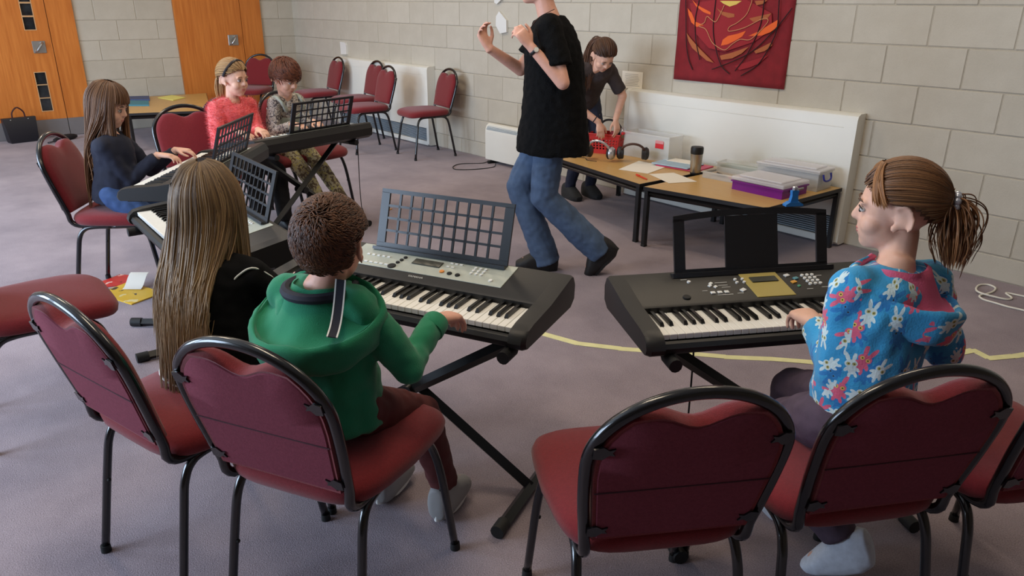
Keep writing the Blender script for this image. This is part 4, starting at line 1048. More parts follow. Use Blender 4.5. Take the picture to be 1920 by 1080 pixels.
HBASE8 = mat('hair_base_light_brown', (84, 56, 36), .6)
obj('scalp_hair', scalp_mesh(H['M'], H['hs'], lambda d: hairline(d, .42, .04, -.46), .003), HBASE8, H['root'], smooth=True)
tail_dir = Vector((0, -.6, -1))
hm, T0 = hair_pulled(H['M'], H['hs'], 2200, (0, -.97, .02), (H['M'].to_3x3() @ Vector((0, -.10, -1))), 520, rad=.0017, tail_len=.135, tail_w=.032, front=.36, gravity=1.5)
obj('hair', hm, HB8, H['root'])
# side fringe falling past the temple
paths = []; sh = []
for i in range(90):
    q = RNG.choice((-1, 1)); r0 = edir(q*RNG.uniform(.0, .5), 1.0); t0 = edir(q*RNG.uniform(.85, 1.25), RNG.uniform(-.12, .12)); lf = RNG.uniform(.008, .016)
    paths.append(world_pts(H['M'], [on_skull(slerp(r0, t0, t), lf, H['hs']) for t in np.linspace(0, 1, 12)])); sh.append(RNG.uniform(.3, .9))
obj('fringe', strands_mesh('fringe', paths, .0026, sh), HB8, H['root'])
m = MB()
for k in range(9):
    a = 2*PI*k/9; ax = H['M'].to_3x3() @ Vector((math.cos(a)*.017, -.0, math.sin(a)*.017)); m.ell(Vector(T0)+ax+(H['M'].to_3x3() @ Vector((0, -.006, 0))), (.0085, .0085, .0085), n=10, m=8)
obj('hair_tie', m, mat('glitter_silver', (206, 212, 226), .25, .5), H['root'], smooth=True)
face_parts(H['body'], H['M'], H['hs'], HBASE8)
# ---- long-haired girl in black, back to the camera
xy, ang = (-2.02, .640), 128; L_ = rel(xy, ang)
H = figure('person', 'girl with long streaked fair hair and black jacket, back to the camera', xy, ang, (0, .0, .555), (0, .0, .70), L_(-2.05, .665, .815), L_(-2.105, .690, .95), (math.radians(18), -.05), sw=.112, scale=.96, tw=.94,
    arms=dict(R=dict(W=(.12, .30, .68), pole=(.8, -.2, -1), d=(-.1, 1, -.1)), L=dict(W=(-.20, .32, .69), pole=(-.5, -.2, -1), d=(-.1, 1, -.1))),
    legs=dict(R=dict(A=(.12, .30, .08)), L=dict(A=(-.10, .34, .08))), hs=.97)
BLKJ = mat('black_velour', (10, 10, 12), .9, var=.2, vscale=25, bump=.25, bscale=300, spec=.15)
garment(H, 'jacket', BLKJ, [(-.22, .175, .160), (-.16, .178, .160), (0, .160, .142), (.2, .150, .124), (.45, .142, .116), (.7, .150, .114), (.88, .136, .098), (.97, .082, .066), (1.03, .058, .052)],
    {'R': (.97, .056, .050, .040), 'L': (.97, .056, .050, .040)}, amp=.007, fsc=13)
S, E_, W_ = H['arm']['R']
m = MB(); m.tube(smoothpath([H['neck']+Vector((.03, -.088, -.050)), H['neck']+Vector((.085, -.085, -.052)), S+Vector((.0, -.055, .022)), S+Vector((.035, -.02, .035)), S+(E_-S)*.4+Vector((.040, .0, .03))], 6), .0028, 6); obj('white_piping', m, WHT, H['root'])
m = MB(); rings = [H['hip']+Vector((math.sin(a)*.176, -math.cos(a)*.157, -.050)) for a in np.linspace(-2.4, 2.4, 40)]; m.tube(rings, .0028, 6); obj('white_piping', m, WHT, H['root'])
garment(H, 'trousers', mat('black_trousers', (20, 20, 23), .85), [(-.2, .085, .085), (-.12, .128, .116), (.05, .125, .11)], None, {'R': (.96, .076, .060, .050), 'L': (.96, .076, .060, .050)}, amp=.003)
for sd in 'RL': shoe(H, sd, mat('black_shoe', (18, 18, 18), .5), None)
def make_push(H, rx, ry0, slope, squeeze):
    def push(p, lf):
        n = H['neck']; z = p[2]
        if z < n.z+.03:
            w = min(1, (n.z+.03-z)/.09); x = n.x+(p[0]-n.x)*(1-squeeze*w); u = min(.98, abs(x-n.x)/rx)
            back = n.y-(.088*(1-w)+(ry0+slope*max(0, n.z-.05-z))*w)*math.sqrt(1-u*u)-lf
            p = np.array((x, min(p[1], back) if p[1] < n.y+.02 else p[1], z))
        return p
    return push
push4 = make_push(H, .19, .142, .16, .10)
HB4 = attr_mat('hair_streaked_fair', (60, 42, 28), (186, 152, 108), .5)
obj('scalp_hair', scalp_mesh(H['M'], H['hs'], lambda d: hairline(d, .42, -.1, -.6), .006), mat('hair_base_mid', (88, 60, 38), .6), H['root'], smooth=True)
obj('hair', hair_long(H['M'], H['hs'], 2600, .60, push=push4, rad=.0021, lift=.022, spreadz=.06, wave=.012, amin=1.45, dark=.40), HB4, H['root'])
face_parts(H['body'], H['M'], H['hs'], HBASE8)
# ---- girl in navy at the left
xy, ang = (-4.21, .930), 52; L_ = rel(xy, ang)
H = figure('person', 'girl with long brown hair and navy top, sitting side-on at left', xy, ang, (0, 0, .57), (0, .015, .73), L_(-4.215, .945, .855), L_(-4.222, .960, .992), (math.radians(-4), -.28), sw=.108, scale=.95, tw=.9,
    arms=dict(R=dict(W=L_(-4.090, 1.120, .745), pole=(.25, -.5, -1), d=(.0, 1, -.12), a=.205, b=.19, curl=(15, 30, 25)), L=dict(W=L_(-4.18, 1.24, .745), pole=(-.4, -.2, -1), d=(0, 1, -.1))),
    legs=dict(R=dict(A=(.10, .40, .085)), L=dict(A=(-.10, .40, .085))), hs=.95)
NAVY = mat('navy_jersey', (26, 30, 48), .85, var=.12, vscale=20, bump=.2, bscale=400)
garment(H, 'jersey_top', NAVY, [(-.14, .140, .126), (0, .138, .120), (.2, .132, .110), (.45, .124, .102), (.7, .136, .104), (.88, .126, .092), (.97, .078, .064), (1.0, .058, .052)], {'R': (.95, .048, .041, .031), 'L': (.95, .048, .041, .031)}, amp=.006)
garment(H, 'jeans', mat('blue_denim', (52, 78, 122), .85, var=.15, vscale=30), [(-.2, .085, .085), (-.12, .126, .112), (.0, .126, .11), (.08, .118, .1)], None, {'R': (.96, .074, .058, .048), 'L': (.96, .074, .058, .048)}, amp=.003)
for sd in 'RL': shoe(H, sd, mat('dark_trainer', (40, 40, 44), .6), WHT)
HB1 = attr_mat('hair_brown_long', (58, 36, 24), (138, 98, 66), .45)
push1 = make_push(H, .17, .105, .10, .05)
obj('scalp_hair', scalp_mesh(H['M'], H['hs'], lambda d: hairline(d, .32, -.1, -.6), .006), mat('hair_base_dark', (70, 46, 32), .6), H['root'], smooth=True)
obj('hair', hair_long(H['M'], H['hs'], 1300, .60, push=push1, bangs=True, rad=.0029, lift=.018, spreadz=.05), HB1, H['root'])
face_parts(H['body'], H['M'], H['hs'], mat('hair_base_dark', (70, 46, 32), .6))
# ---- girl in the fluffy coral jumper
xy, ang = (-5.055, 1.875), 12; L_ = rel(xy, ang)
H = figure('person', 'girl in a fluffy coral jumper with dark hairband, seated at the back keyboard', xy, ang, (0, 0, .575), (0, .015, .74), L_(-5.003, 1.893, .880), L_(-4.985, 1.905, 1.016), (math.radians(12), -.10), sw=.118, scale=1.04, tw=.96,
    arms=dict(L=dict(W=L_(-4.745, 1.935, .715), pole=(-.3, -.3, -1), d=(.1, 1, -.1), curl=(15, 28, 22)), R=dict(W=L_(-4.73, 1.80, .715), pole=(.3, -.3, -1), d=(0, 1, -.1))),
    legs=dict(R=dict(A=(.10, .36, .085)), L=dict(A=(-.10, .36, .085))), hs=1.03)
CORAL = mat('coral_mohair', (240, 108, 110), .95, var=.12, vscale=30, bump=.6, bscale=160, sheen=.5)
o = garment(H, 'fluffy_jumper', CORAL, [(-.18, .150, .135), (0, .150, .130), (.2, .142, .120), (.45, .136, .112), (.7, .146, .112), (.88, .134, .098), (.97, .086, .070), (1.0, .064, .058)], {'R': (.95, .053, .048, .038), 'L': (.95, .053, .048, .038)}, amp=.006)
me = o.data; idx = RNG.integers(0, len(me.vertices), 9000); V_ = []; F_ = []
for i in idx:
    v = me.vertices[int(i)]; p = v.co; n_ = (v.normal+Vector(RNG.normal(0, .45, 3))).normalized(); t_ = n_.orthogonal().normalized()*.0016; l = RNG.uniform(.012, .034); b_ = len(V_); V_ += [tuple(p-t_), tuple(p+t_), tuple(p+n_*l)]; F_.append((b_, b_+1, b_+2))
fz = obj('fluff', MB().add(V_, F_), CORAL, o, smooth=0); fz['kind'] = 'stuff'
garment(H, 'trousers', mat('black_trousers', (20, 20, 23), .85), [(-.2, .085, .085), (-.12, .126, .112), (.05, .12, .1)], None, {'R': (.96, .074, .058, .048), 'L': (.96, .074, .058, .048)}, amp=.003)
for sd in 'RL': shoe(H, sd, mat('black_shoe', (18, 18, 18), .5), None)
HB2 = attr_mat('hair_blonde', (112, 78, 46), (206, 166, 112), .45); HBB = mat('hair_base_blonde', (136, 98, 62), .6)
obj('scalp_hair', scalp_mesh(H['M'], H['hs'], lambda d: hairline(d, .44, .05, -.5), .003), HBB, H['root'], smooth=True)
hm, T0 = hair_pulled(H['M'], H['hs'], 1000, (0, -.95, -.22), (0, -.05, -1), 200, rad=.0024, tail_len=.17, tail_w=.016, gravity=1.6)
obj('hair', hm, HB2, H['root'])
m = MB(); m.tube([H['M'] @ Vector(on_skull(slerp(edir(-1.45, -.05), edir(0, 1.15), t) if t <= 1 else slerp(edir(0, 1.15), edir(1.45, -.05), t-1), .009, H['hs'])) for t in np.linspace(0, 2, 25)], .0095, 8); obj('hairband', m, mat('dark_sequin_band', (34, 28, 34), .4, var=.5, vscale=120), H['root'])
face_parts(H['body'], H['M'], H['hs'], HBB, (196, 104, 100))
# ---- girl in grey pinafore
xy, ang = (-5.12, 2.285), 14; L_ = rel(xy, ang)
H = figure('person', 'girl with short auburn hair in grey pinafore over floral top, looking down at keys', xy, ang, (0, 0, .575), (0, .03, .74), L_(-5.015, 2.265, .878), L_(-4.965, 2.252, 1.006), (math.radians(5), -.42), sw=.104, scale=.96, tw=.88,
    arms=dict(R=dict(W=L_(-4.80, 2.20, .72), pole=(.35, -.2, -1), d=(-.25, 1, -.1)), L=dict(W=L_(-4.82, 2.36, .72), pole=(-.35, -.2, -1), d=(.1, 1, -.1))),
    legs=dict(R=dict(A=(.09, .50, .10), a=.34, b=.34, pole=(0, .7, 1)), L=dict(A=(-.10, .50, .10), a=.34, b=.34, pole=(0, .7, 1))), hs=1.03)
FLO = floral('grey_floral_jersey', (92, 84, 86), (196, 190, 180), (134, 110, 96), 48)
garment(H, 'floral_top', FLO, [(-.05, .128, .112), (.2, .124, .104), (.45, .122, .100), (.7, .134, .102), (.88, .124, .090), (.97, .078, .064), (1.0, .058, .052)], {'R': (.93, .050, .044, .033), 'L': (.93, .050, .044, .033)}, amp=.004)
PIN = mat('grey_green_pinafore', (172, 180, 168), .85, var=.08, vscale=30)
def straps(mb, H):
    for q in (-1, 1): mb.tube(smoothpath([H['chest']+Vector((q*.075, .105, .04)), H['neck']+Vector((q*.085, .062, -.025)), H['neck']+Vector((q*.088, .0, .004)), H['neck']+Vector((q*.080, -.07, -.03)), H['chest']+Vector((q*.07, -.10, .04))], 5), .014, 8)
garment(H, 'pinafore', PIN, [(-.16, .160, .150), (0, .146, .132), (.2, .136, .118), (.45, .131, .110), (.66, .112, .114)], None, None, amp=.004, extra=straps)
garment(H, 'leggings', floral('floral_leggings', (104, 88, 66), (176, 168, 140), (186, 174, 78), 30), None, None, {'R': (.98, .070, .054, .040), 'L': (.98, .070, .054, .040)}, amp=.002)
for sd in 'RL': shoe(H, sd, mat('brown_shoe', (86, 62, 48), .6), None)
HB3 = attr_mat('hair_auburn', (54, 26, 18), (132, 74, 48), .45); HBA = mat('hair_base_auburn', (70, 36, 26), .6)
obj('scalp_hair', scalp_mesh(H['M'], H['hs'], lambda d: hairline(d, .28, -.25, -.55), .006), HBA, H['root'], smooth=True)
obj('hair', hair_short(H['M'], H['hs'], 1700, (.0, -.25, .95), length=.75, rad=.0026, lift=.016, cover=lambda d: hairline(d, .30, -.22, -.5)), HB3, H['root'])
face_parts(H['body'], H['M'], H['hs'], HBA, closed=True)
# ---- standing woman in black
xy, ang = (-3.01, 2.885), 224; L_ = rel(xy, ang)
H = figure('person', 'woman in a black knitted tunic and jeans, standing and gesturing with both hands', xy, ang, (.0, -.02, .90), (0, -.01, 1.18), (0, .02, 1.43), (0, .075, 1.595), (.0, .05), sw=.135, scale=1.22, tw=.95, td=1.02, hs=1.08, neck_r=.040, voxel=.006,
    arms=dict(L=dict(W=L_(-2.905, 2.640, 1.285), pole=(-.35, -.25, -1), a=.285, b=.235, d=W2L((0, 0), ang, (-.045, -.055, .10)), u=(-.8, -.3, .5), curl=(35, 45, 35), hs=1.12), R=dict(W=L_(-3.262, 2.66, 1.262), pole=(.5, -.2, -1), a=.285, b=.24, d=W2L((0, 0), ang, (-.05, -.03, .11)), u=(.3, .6, .5), curl=(30, 45, 35), hs=1.12)),
    legs=dict(L=dict(A=L_(-2.80, 3.075, .165), a=.43, b=.43, pole=(0, 1, .1), fd=(.05, .55, -.75), up=(0, .75, .55)), R=dict(A=L_(-3.055, 2.905, .10), a=.43, b=.43, pole=(0, 1, .1), fd=(-.05, 1, 0))), skin=SKIN2)
KNIT = mat('black_bobbly_knit', (10, 10, 11), .95, bump=1., bscale=170, var=.3, vscale=90, spec=.2)
garment(H, 'knitted_tunic', KNIT, [(-.62, .160, .156), (-.58, .170, .166), (-.2, .166, .164), (0, .158, .148), (.25, .150, .138), (.5, .146, .128), (.7, .150, .118), (.86, .138, .096), (.95, .100, .074), (.985, .078, .064)], {'R': (-.72, .056, .058, .05), 'L': (-.72, .056, .058, .05)}, amp=.006, fsc=9, amp2=.006, voxel=.009, it=2)
garment(H, 'jeans', mat('faded_blue_denim', (74, 94, 122), .85, var=.22, vscale=12, bump=.2, bscale=400), [(-.2, .09, .085), (-.12, .112, .10), (.0, .112, .10)], None, {'L': (1.10, .074, .064, .066), 'R': (1.14, .074, .064, .066)}, amp=.006, fsc=11)
for sd in 'RL': shoe(H, sd, mat('black_walking_shoe', (20, 19, 19), .6, bump=.3, bscale=200), RUB)
S, E_, W_ = H['arm']['L']; t_ = (W_-E_).normalized()
wb = ribbon_ring(H, 'wrist_watch', 'L', .90, .031, .016, mat('black_strap', (18, 18, 18), .5))
obj('watch_face', MB().lathe(W_-t_*.022+Vector((-.027, -.012, .006)), [(.013, 0), (.014, .004), (.012, .007)], 16, Matrix.Rotation(-1.3, 3, 'Y')), STEEL, wb)
m = MB(); m.tube(smoothpath([H['neck']+Vector((.07, -.03, .035)), H['neck']+Vector((.062, .055, -.01)), H['neck']+Vector((0, .105, -.075)), H['neck']+Vector((-.062, .055, -.01)), H['neck']+Vector((-.07, -.03, .035))], 8), .0022, 6); nk = obj('necklace', m, mat('brown_cord', (84, 50, 34), .7), H['root'])
obj('pendant', MB().ell(H['neck']+Vector((0, .112, -.09)), (.010, .005, .014)), mat('brass', (190, 150, 70), .35, .8), nk)
HB6 = attr_mat('hair_grey_brown', (90, 72, 58), (160, 138, 116), .5)
obj('scalp_hair', scalp_mesh(H['M'], H['hs'], lambda d: hairline(d, .45, .1, -.4), .005), mat('hair_base_grey', (110, 92, 76), .6), H['root'], smooth=True)
obj('hair', hair_short(H['M'], H['hs'], 500, (0, -.3, .95), length=.8, rad=.004, lift=.02), HB6, H['root'])
face_parts(H['body'], H['M'], H['hs'], mat('hair_base_grey', (110, 92, 76), .6))
# ---- teenager bending over the low table
xy, ang = (-4.17, 4.355), -14; L_ = rel(xy, ang)
H = figure('person', 'teenage girl with long brown hair bending over the table to sort headphones', xy, ang, (0, -.04, .80), (.0, .10, .97), L_(-3.945, 4.225, 1.055), L_(-3.865, 4.225, 1.135), (math.radians(-8), -.75), sw=.118, scale=1.12, hs=1.0, voxel=.006, tw=.92,
    arms=dict(R=dict(W=L_(-3.895, 4.235, .655), pole=(.6, -.4, -.3), a=.25, b=.23, d=(.0, .45, -1), u=(.2, 1, .4), hs=.98), L=dict(W=L_(-3.835, 4.365, .67), pole=(-.8, -.3, -.2), a=.25, b=.23, d=(.0, .45, -1), u=(-.2, 1, .4), hs=.98)),
    legs=dict(R=dict(A=(.09, -.02, .085), a=.38, b=.37, pole=(0, 1, .1)), L=dict(A=(-.09, .0, .085), a=.38, b=.37, pole=(0, 1, .1))))
TEE = mat('charcoal_tee', (62, 54, 54), .9, var=.12, vscale=25)
garment(H, 'tee_shirt', TEE, [(-.05, .132, .115), (.0, .138, .118), (.25, .128, .105), (.5, .126, .100), (.72, .138, .102), (.88, .126, .09), (.97, .076, .062), (1.0, .058, .052)], {'R': (-.8, .050, .046, .04), 'L': (-.8, .050, .046, .04)}, amp=.006)
garment(H, 'jeans', mat('dark_navy_denim', (34, 40, 60), .85, var=.1, vscale=30), [(-.2, .085, .085), (-.12, .120, .108), (.0, .120, .106), (.06, .112, .1)], None, {'R': (1.0, .070, .050, .040), 'L': (1.0, .070, .050, .040)}, amp=.003)
for sd in 'RL': shoe(H, sd, mat('dark_sock', (44, 46, 48), .9), None, 'sock')
ribbon_ring(H, 'wrist_band', 'R', .86, .026, .008, NAVYT)
HB7 = attr_mat('hair_dark_brown', (46, 28, 20), (112, 74, 50), .45); HBD = mat('hair_base_darkbrown', (58, 38, 28), .6)
obj('scalp_hair', scalp_mesh(H['M'], H['hs'], lambda d: hairline(d, .42, .05, -.5), .003), HBD, H['root'], smooth=True)
hm, T0 = hair_pulled(H['M'], H['hs'], 800, (0, -.96, .1), (.30, .25, -1), 420, rad=.0030, tail_len=.40, tail_w=.035, gravity=1.3)
obj('hair', hm, HB7, H['root'])
face_parts(H['body'], H['M'], H['hs'], HBD, closed=True)
# ------------------------------------------------------------------ things on the tables
def flat(name, label, cat, poly, z, th, matl, group=None, curl=0.):
    c = sum((Vector(p) for p in poly), Vector((0, 0)))/len(poly)
    o = obj(name, MB().prism([tuple(Vector(p)-c) for p in poly], 0, th), matl, None, 0, (c.x, c.y, z)); return tag(o, label, cat, group)
PAPER = mat('white_paper', (236, 230, 216), .8)
k_ = .991
sc_ = lambda pts: [(x*k_, y*k_) for x, y in pts]
flat('paper_sheet', 'white paper sheet on the table in front of the clear storage box', 'paper', sc_([(-3.466, 4.006), (-3.242, 4.058), (-3.307, 4.348), (-3.575, 4.357)]), TZ+.001, .0015, PAPER, 'loose paper sheets')
flat('paper_sheet', 'white paper sheet on the table in front of the steel flask', 'paper', sc_([(-3.225, 4.05), (-2.962, 3.934), (-2.874, 4.118), (-3.146, 4.221)]), TZ+.001, .0015, PAPER, 'loose paper sheets')
m = MB(); m.tube([(0, 0, .006), (.085, -.034, .006), (.125, -.05, .006)], [.0055, .0055, .0035], 8)
o = obj('pen', m, mat('red_pen', (214, 62, 36), .4), None, 35, (-3.215*1., 3.912, TZ)); tag(o, 'red pen lying beside the white paper sheets', 'pen'); obj('pen_cap', MB().tube([(-.012, .005, .007), (.03, -.012, .007)], .0072, 8), mat('red_pen', (214, 62, 36), .4), o)
# flask
t = thing('travel_flask', 'steel travel flask with black lid and base', 'flask', (-3.005, 4.272, TZ))
obj('steel_body', MB().lathe((0, 0, 0), [(.034, .012), (.036, .02), (.041, .13), (.0415, .142)], 28), mat('flask_steel', (176, 170, 158), .28, .9), t, smooth=50)
obj('base_cap', MB().lathe((0, 0, 0), [(.033, 0), (.035, .004), (.035, .014)], 28), RUB, t, smooth=50)
obj('lid', MB().lathe((0, 0, 0), [(.042, .140), (.0435, .15), (.0435, .178), (.040, .188), (.02, .190)], 28), BLKPL, t, smooth=50)
# red basket with slots
RED = mat('red_plastic', (206, 44, 40), .4)
t = thing('basket', 'red plastic basket on the table under the teenager\'s hands', 'basket', (-3.935, 4.385, TZ), math.radians(26))
bw, bd, bh = .125, .085, .15
def bpt(x, y, z): k = .86+.14*z/bh; return Vector((x*k, y*k, z))
m = MB(); out = [bpt(sx*bw, sy*bd, 0) for sx, sy in ((-1, -1), (1, -1), (1, 1), (-1, 1))]
m.box((0, 0, .004), (bw*1.7, bd*1.7, .008))
nS = 9
for side in range(4):
    along = (1, 0) if side in (0, 2) else (0, 1); half = bw if side in (0, 2) else bd; d = -bd if side == 0 else bd if side == 2 else (-bw if side == 3 else bw)
    def wp(s, z, off=0.):
        x, y = (s*half, d+off) if side in (0, 2) else (d+off, s*half); return bpt(x, y, z)
    def patch(s0, s1, z0, z1):
        th = -.003 if d > 0 else .003
        a = [wp(s0, z0), wp(s1, z0), wp(s1, z1), wp(s0, z1)]; b = [wp(s0, z0, th), wp(s1, z0, th), wp(s1, z1, th), wp(s0, z1, th)]; m.loft([a, b])
    patch(-1, 1, 0, .035); patch(-1, 1, .118, bh)
    for r, zz in enumerate((.035, .056, .077, .098)):
        patch(-1, 1, zz+.012, zz+.0205)
        for i in range(nS+1): c = -1+2*i/nS; patch(max(-1, c-.05-(.05 if i in (0, nS) else 0)), min(1, c+.05+(.05 if i in (0, nS) else 0)), zz, zz+.0125)
bk = obj('basket_shell', m, RED, t, smooth=0)
m = MB(); m.tube([bpt(sx*(bw+.004), sy*(bd+.004), bh) for sx, sy in ((-1, -1), (1, -1), (1, 1), (-1, 1))], .006, 8, closed=True); obj('rim', m, RED, t)
CH = mat('headphone_silver', (190, 190, 194), .3, .6); DK = mat('headphone_dark', (30, 26, 26), .5); BR = mat('headphone_brown', (70, 40, 30), .5)
def headphones(label, loc, rz, tilt, main, band, group='headphones on the table'):
    t = thing('headphones', label, 'headphones', loc, rz, group); t.scale = (1.25, 1.25, 1.25); T = Matrix.Rotation(tilt, 4, 'X')
    pts = [T @ Vector((.068*math.cos(a), 0, .075*math.sin(a))) for a in np.linspace(-.15, PI+.15, 20)]
    lo = min((T @ Vector((sx*.072, sy, sz))).z for sx in (-1, 1) for sy in (-.04, .04) for sz in (-.045, .03)); lift = Vector((0, 0, -lo))
    obj('headband', MB().tube([p+lift for p in pts], .007, 8), band, t)
    for s in (-1, 1):
        c = T @ Vector((s*.068, 0, -.012))+lift; ax = (T.to_3x3() @ Matrix.Rotation(PI/2*s, 3, 'Y'))
        e = obj('ear_cup', MB().lathe(c, [(.022, -.004), (.036, .0), (.038, .012), (.028, .024), (.010, .028)], 20, ax), main, t, smooth=50)
        obj('ear_pad', MB().lathe(c, [(.030, -.016), (.036, -.010), (.035, -.001)], 20, ax), DK, e, smooth=50)
    return t
headphones('silver headphones lying in front of the red basket', (-3.745, 4.10, TZ), .35, .55, CH, CH)
headphones('dark brown headphones lying beside the silver pair', (-3.55, 4.25, TZ), .7, .75, DK, BR)
headphones('headphones with silver ear cups lifted above the red basket', (-3.905, 4.395, TZ+.105), .45, .5, CH, DK)
m = MB(); m.tube(smoothpath([(0, 0, .004), (-.08, -.02, .004), (-.15, .03, .004), (-.22, -.01, .004), (-.30, .0, .004)], 6), .0022, 6); o = obj('headphone_lead', m, RUB, None, 35, (-3.72, 4.05, TZ)); tag(o, 'thin black headphone lead trailing along the table', 'cable')
# boxes
def clear(name, col, a=.32): return mat(name, col, .25, alpha=a, spec=.4)
CLR = clear('clear_plastic', (240, 240, 236), .3); CLR2 = clear('clear_plastic_lid', (236, 234, 238), .5); PURP = clear('purple_plastic', (132, 34, 142), .82)
def open_box(t, nm, sx, sy, h, matl, z=0., th=.004, lipw=.008, floor=True):
    m = MB()
    for s in (-1, 1): m.box((s*(sx/2-th/2), 0, z+h/2), (th, sy, h)); m.box((0, s*(sy/2-th/2), z+h/2), (sx-2*th, th, h))
    if floor: m.box((0, 0, z+th/2), (sx-2*th, sy-2*th, th))
    for s in (-1, 1): m.box((s*(sx/2+lipw/2), 0, z+h-.004), (lipw, sy+2*lipw, .008)); m.box((0, s*(sy/2+lipw/2), z+h-.004), (sx, lipw, .008))
    return obj(nm, m, matl, t, smooth=0)
t = thing('storage_box', 'tall translucent storage box with a red label, behind the papers', 'box', (-3.57, 4.50, TZ), math.radians(2))
open_box(t, 'box_shell', .42, .17, .185, CLR)
obj('red_label', MB().box((.125, -.0868, .12), (.075, .0025, .05)), mat('red_label', (214, 40, 48), .5), t, smooth=0)
obj('label_slip', MB().box((.125, -.0885, .142), (.07, .002, .022)), mat('pink_label', (222, 150, 150), .6), t, smooth=0)
obj('red_handle', MB().box((-.215, -.06, .165), (.02, .10, .02), .005), mat('red_label', (214, 40, 48), .5), t)
obj('cable_contents', (lambda m: [m.tube(smoothpath([(random.uniform(-.18, .18), random.uniform(-.06, .06), random.uniform(.012, .04)) for _ in range(5)], 4), .004, 6) for _ in range(8)] and m)(MB()), mat('pale_cables', (150, 146, 120), .6), t)
t = thing('folder', 'blue and pink plastic folder with papers, behind the steel flask', 'folder', (-3.22, 4.41, TZ), math.radians(6))
obj('lower_cover', MB().box((.02, 0, .006), (.33, .25, .010), .003), mat('pink_folder', (196, 54, 92), .45), t); obj('upper_cover', MB().box((-.03, -.012, .017), (.30, .23, .008), .003), mat('pale_blue_folder', (158, 184, 202), .45), t); obj('paper', MB().box((-.03, .06, .024), (.20, .12, .003)), PAPER, t, smooth=0)
t = thing('tray', 'low clear tray holding pens and small white pieces', 'tray', (-2.765, 4.33, TZ), math.radians(4))
open_box(t, 'tray_shell', .30, .20, .045, CLR)
for i in range(9):
    a = random.uniform(-.5, .5); x, y = random.uniform(-.09, .09), random.uniform(-.06, .06); L2 = random.uniform(.03, .06); c, s_ = math.cos(a), math.sin(a)
    obj('marker_pen', MB().tube([(x-L2*c, y-L2*s_, .014), (x+L2*c, y+L2*s_, .014)], .007, 8), [mat('dark_marker', (50, 50, 54), .5), WHT, mat('pink_marker', (200, 110, 120), .5), mat('cream_marker', (222, 200, 160), .5)][i % 4], t)
t = thing('storage_box', 'low clear box with green contents behind the pen tray', 'box', (-2.80, 4.53, TZ), math.radians(4)); open_box(t, 'box_shell', .33, .12, .07, CLR); obj('green_cards', MB().box((0, 0, .03), (.30, .09, .04), .003), mat('green_cards', (120, 146, 122), .7), t)
t = thing('storage_box', 'flat purple box with clear lid at the right table corner', 'box', (-2.405, 4.215, TZ), math.radians(-2))
open_box(t, 'box_shell', .355, .27, .06, PURP); obj('contents', MB().box((0, 0, .028), (.33, .24, .045), .004), mat('purple_contents', (104, 36, 116), .7, var=.4, vscale=20), t)
m = MB(); m.box((0, 0, .074), (.372, .287, .024), .006); m.box((0, 0, .090), (.30, .22, .010), .004); obj('lid', m, CLR2, t)
obj('clip_handle', MB().tube(smoothpath([(.17, -.05, .03), (.20, -.05, .05), (.20, .05, .05), (.17, .05, .03)], 5), .006, 8), mat('grey_clip', (150, 146, 150), .4), t)
t = thing('storage_box', 'tall clear lidded box with a blue handle at the right table end', 'box', (-2.41, 4.51, TZ), math.radians(2))
open_box(t, 'box_shell', .42, .19, .12, CLR); m = MB(); m.box((0, 0, .126), (.44, .21, .014), .005); m.box((0, 0, .137), (.36, .15, .010), .004); obj('lid', m, CLR2, t)
obj('contents', MB().box((-.02, 0, .045), (.36, .15, .07), .005), mat('grey_blue_contents', (140, 152, 166), .7, var=.2, vscale=14), t)
obj('blue_handle', MB().tube(smoothpath([(.217, -.05, .105), (.226, -.045, .07), (.228, 0, .06), (.226, .045, .07), (.217, .05, .105)], 5), .006, 8), mat('blue_handle', (44, 50, 150), .4), t)
# blue clip on the music rest of the gold-panelled keyboard
c2, a2, z2 = KB['K1']; dx_, dy_ = math.cos(a2), math.sin(a2); u_, v_ = .150, .382
BLUE = mat('blue_clip', (30, 110, 176), .45)
t = thing('clip', 'small blue clip standing on the music rest edge', 'clip', (c2.x+dx_*u_-dy_*v_, c2.y+dy_*u_+dx_*v_, z2-HB+.2905), a2)
obj('clip_foot', MB().prism([(-.030, 0), (.030, 0), (.030, .006), (.016, .014), (-.016, .014), (-.030, .006)], -.011, .011, 'y'), BLUE, t, smooth=0); obj('clip_stem', MB().prism([(-.014, .012), (.014, .012), (.010, .034), (.012, .05), (-.012, .05), (-.010, .034)], -.007, .007, 'y'), BLUE, t, smooth=0); obj('clip_head', MB().box((0, 0, .056), (.016, .012, .014), .003), CH, t)
# folders on the far table
flat('folder', 'teal folder on the far table', 'folder', [(-9.149, 2.23), (-8.973, 2.457), (-9.366, 2.567), (-9.591, 2.358)], TZ+.001, .014, mat('teal_folder', (40, 120, 138), .5)); flat('folder', 'navy blue folder on the far table beside the teal one', 'folder', [(-9.60, 2.38), (-9.44, 2.60), (-9.80, 2.70), (-9.90, 2.48)], TZ+.001, .02, mat('navy_folder', (42, 58, 108), .5))
flat('paper_pad', 'pale yellow paper pad on the far table', 'paper', [(-9.671, 2.759), (-9.298, 2.818), (-9.48, 3.02), (-9.82, 2.97)], TZ+.001, .008, mat('yellow_paper', (226, 218, 120), .7))
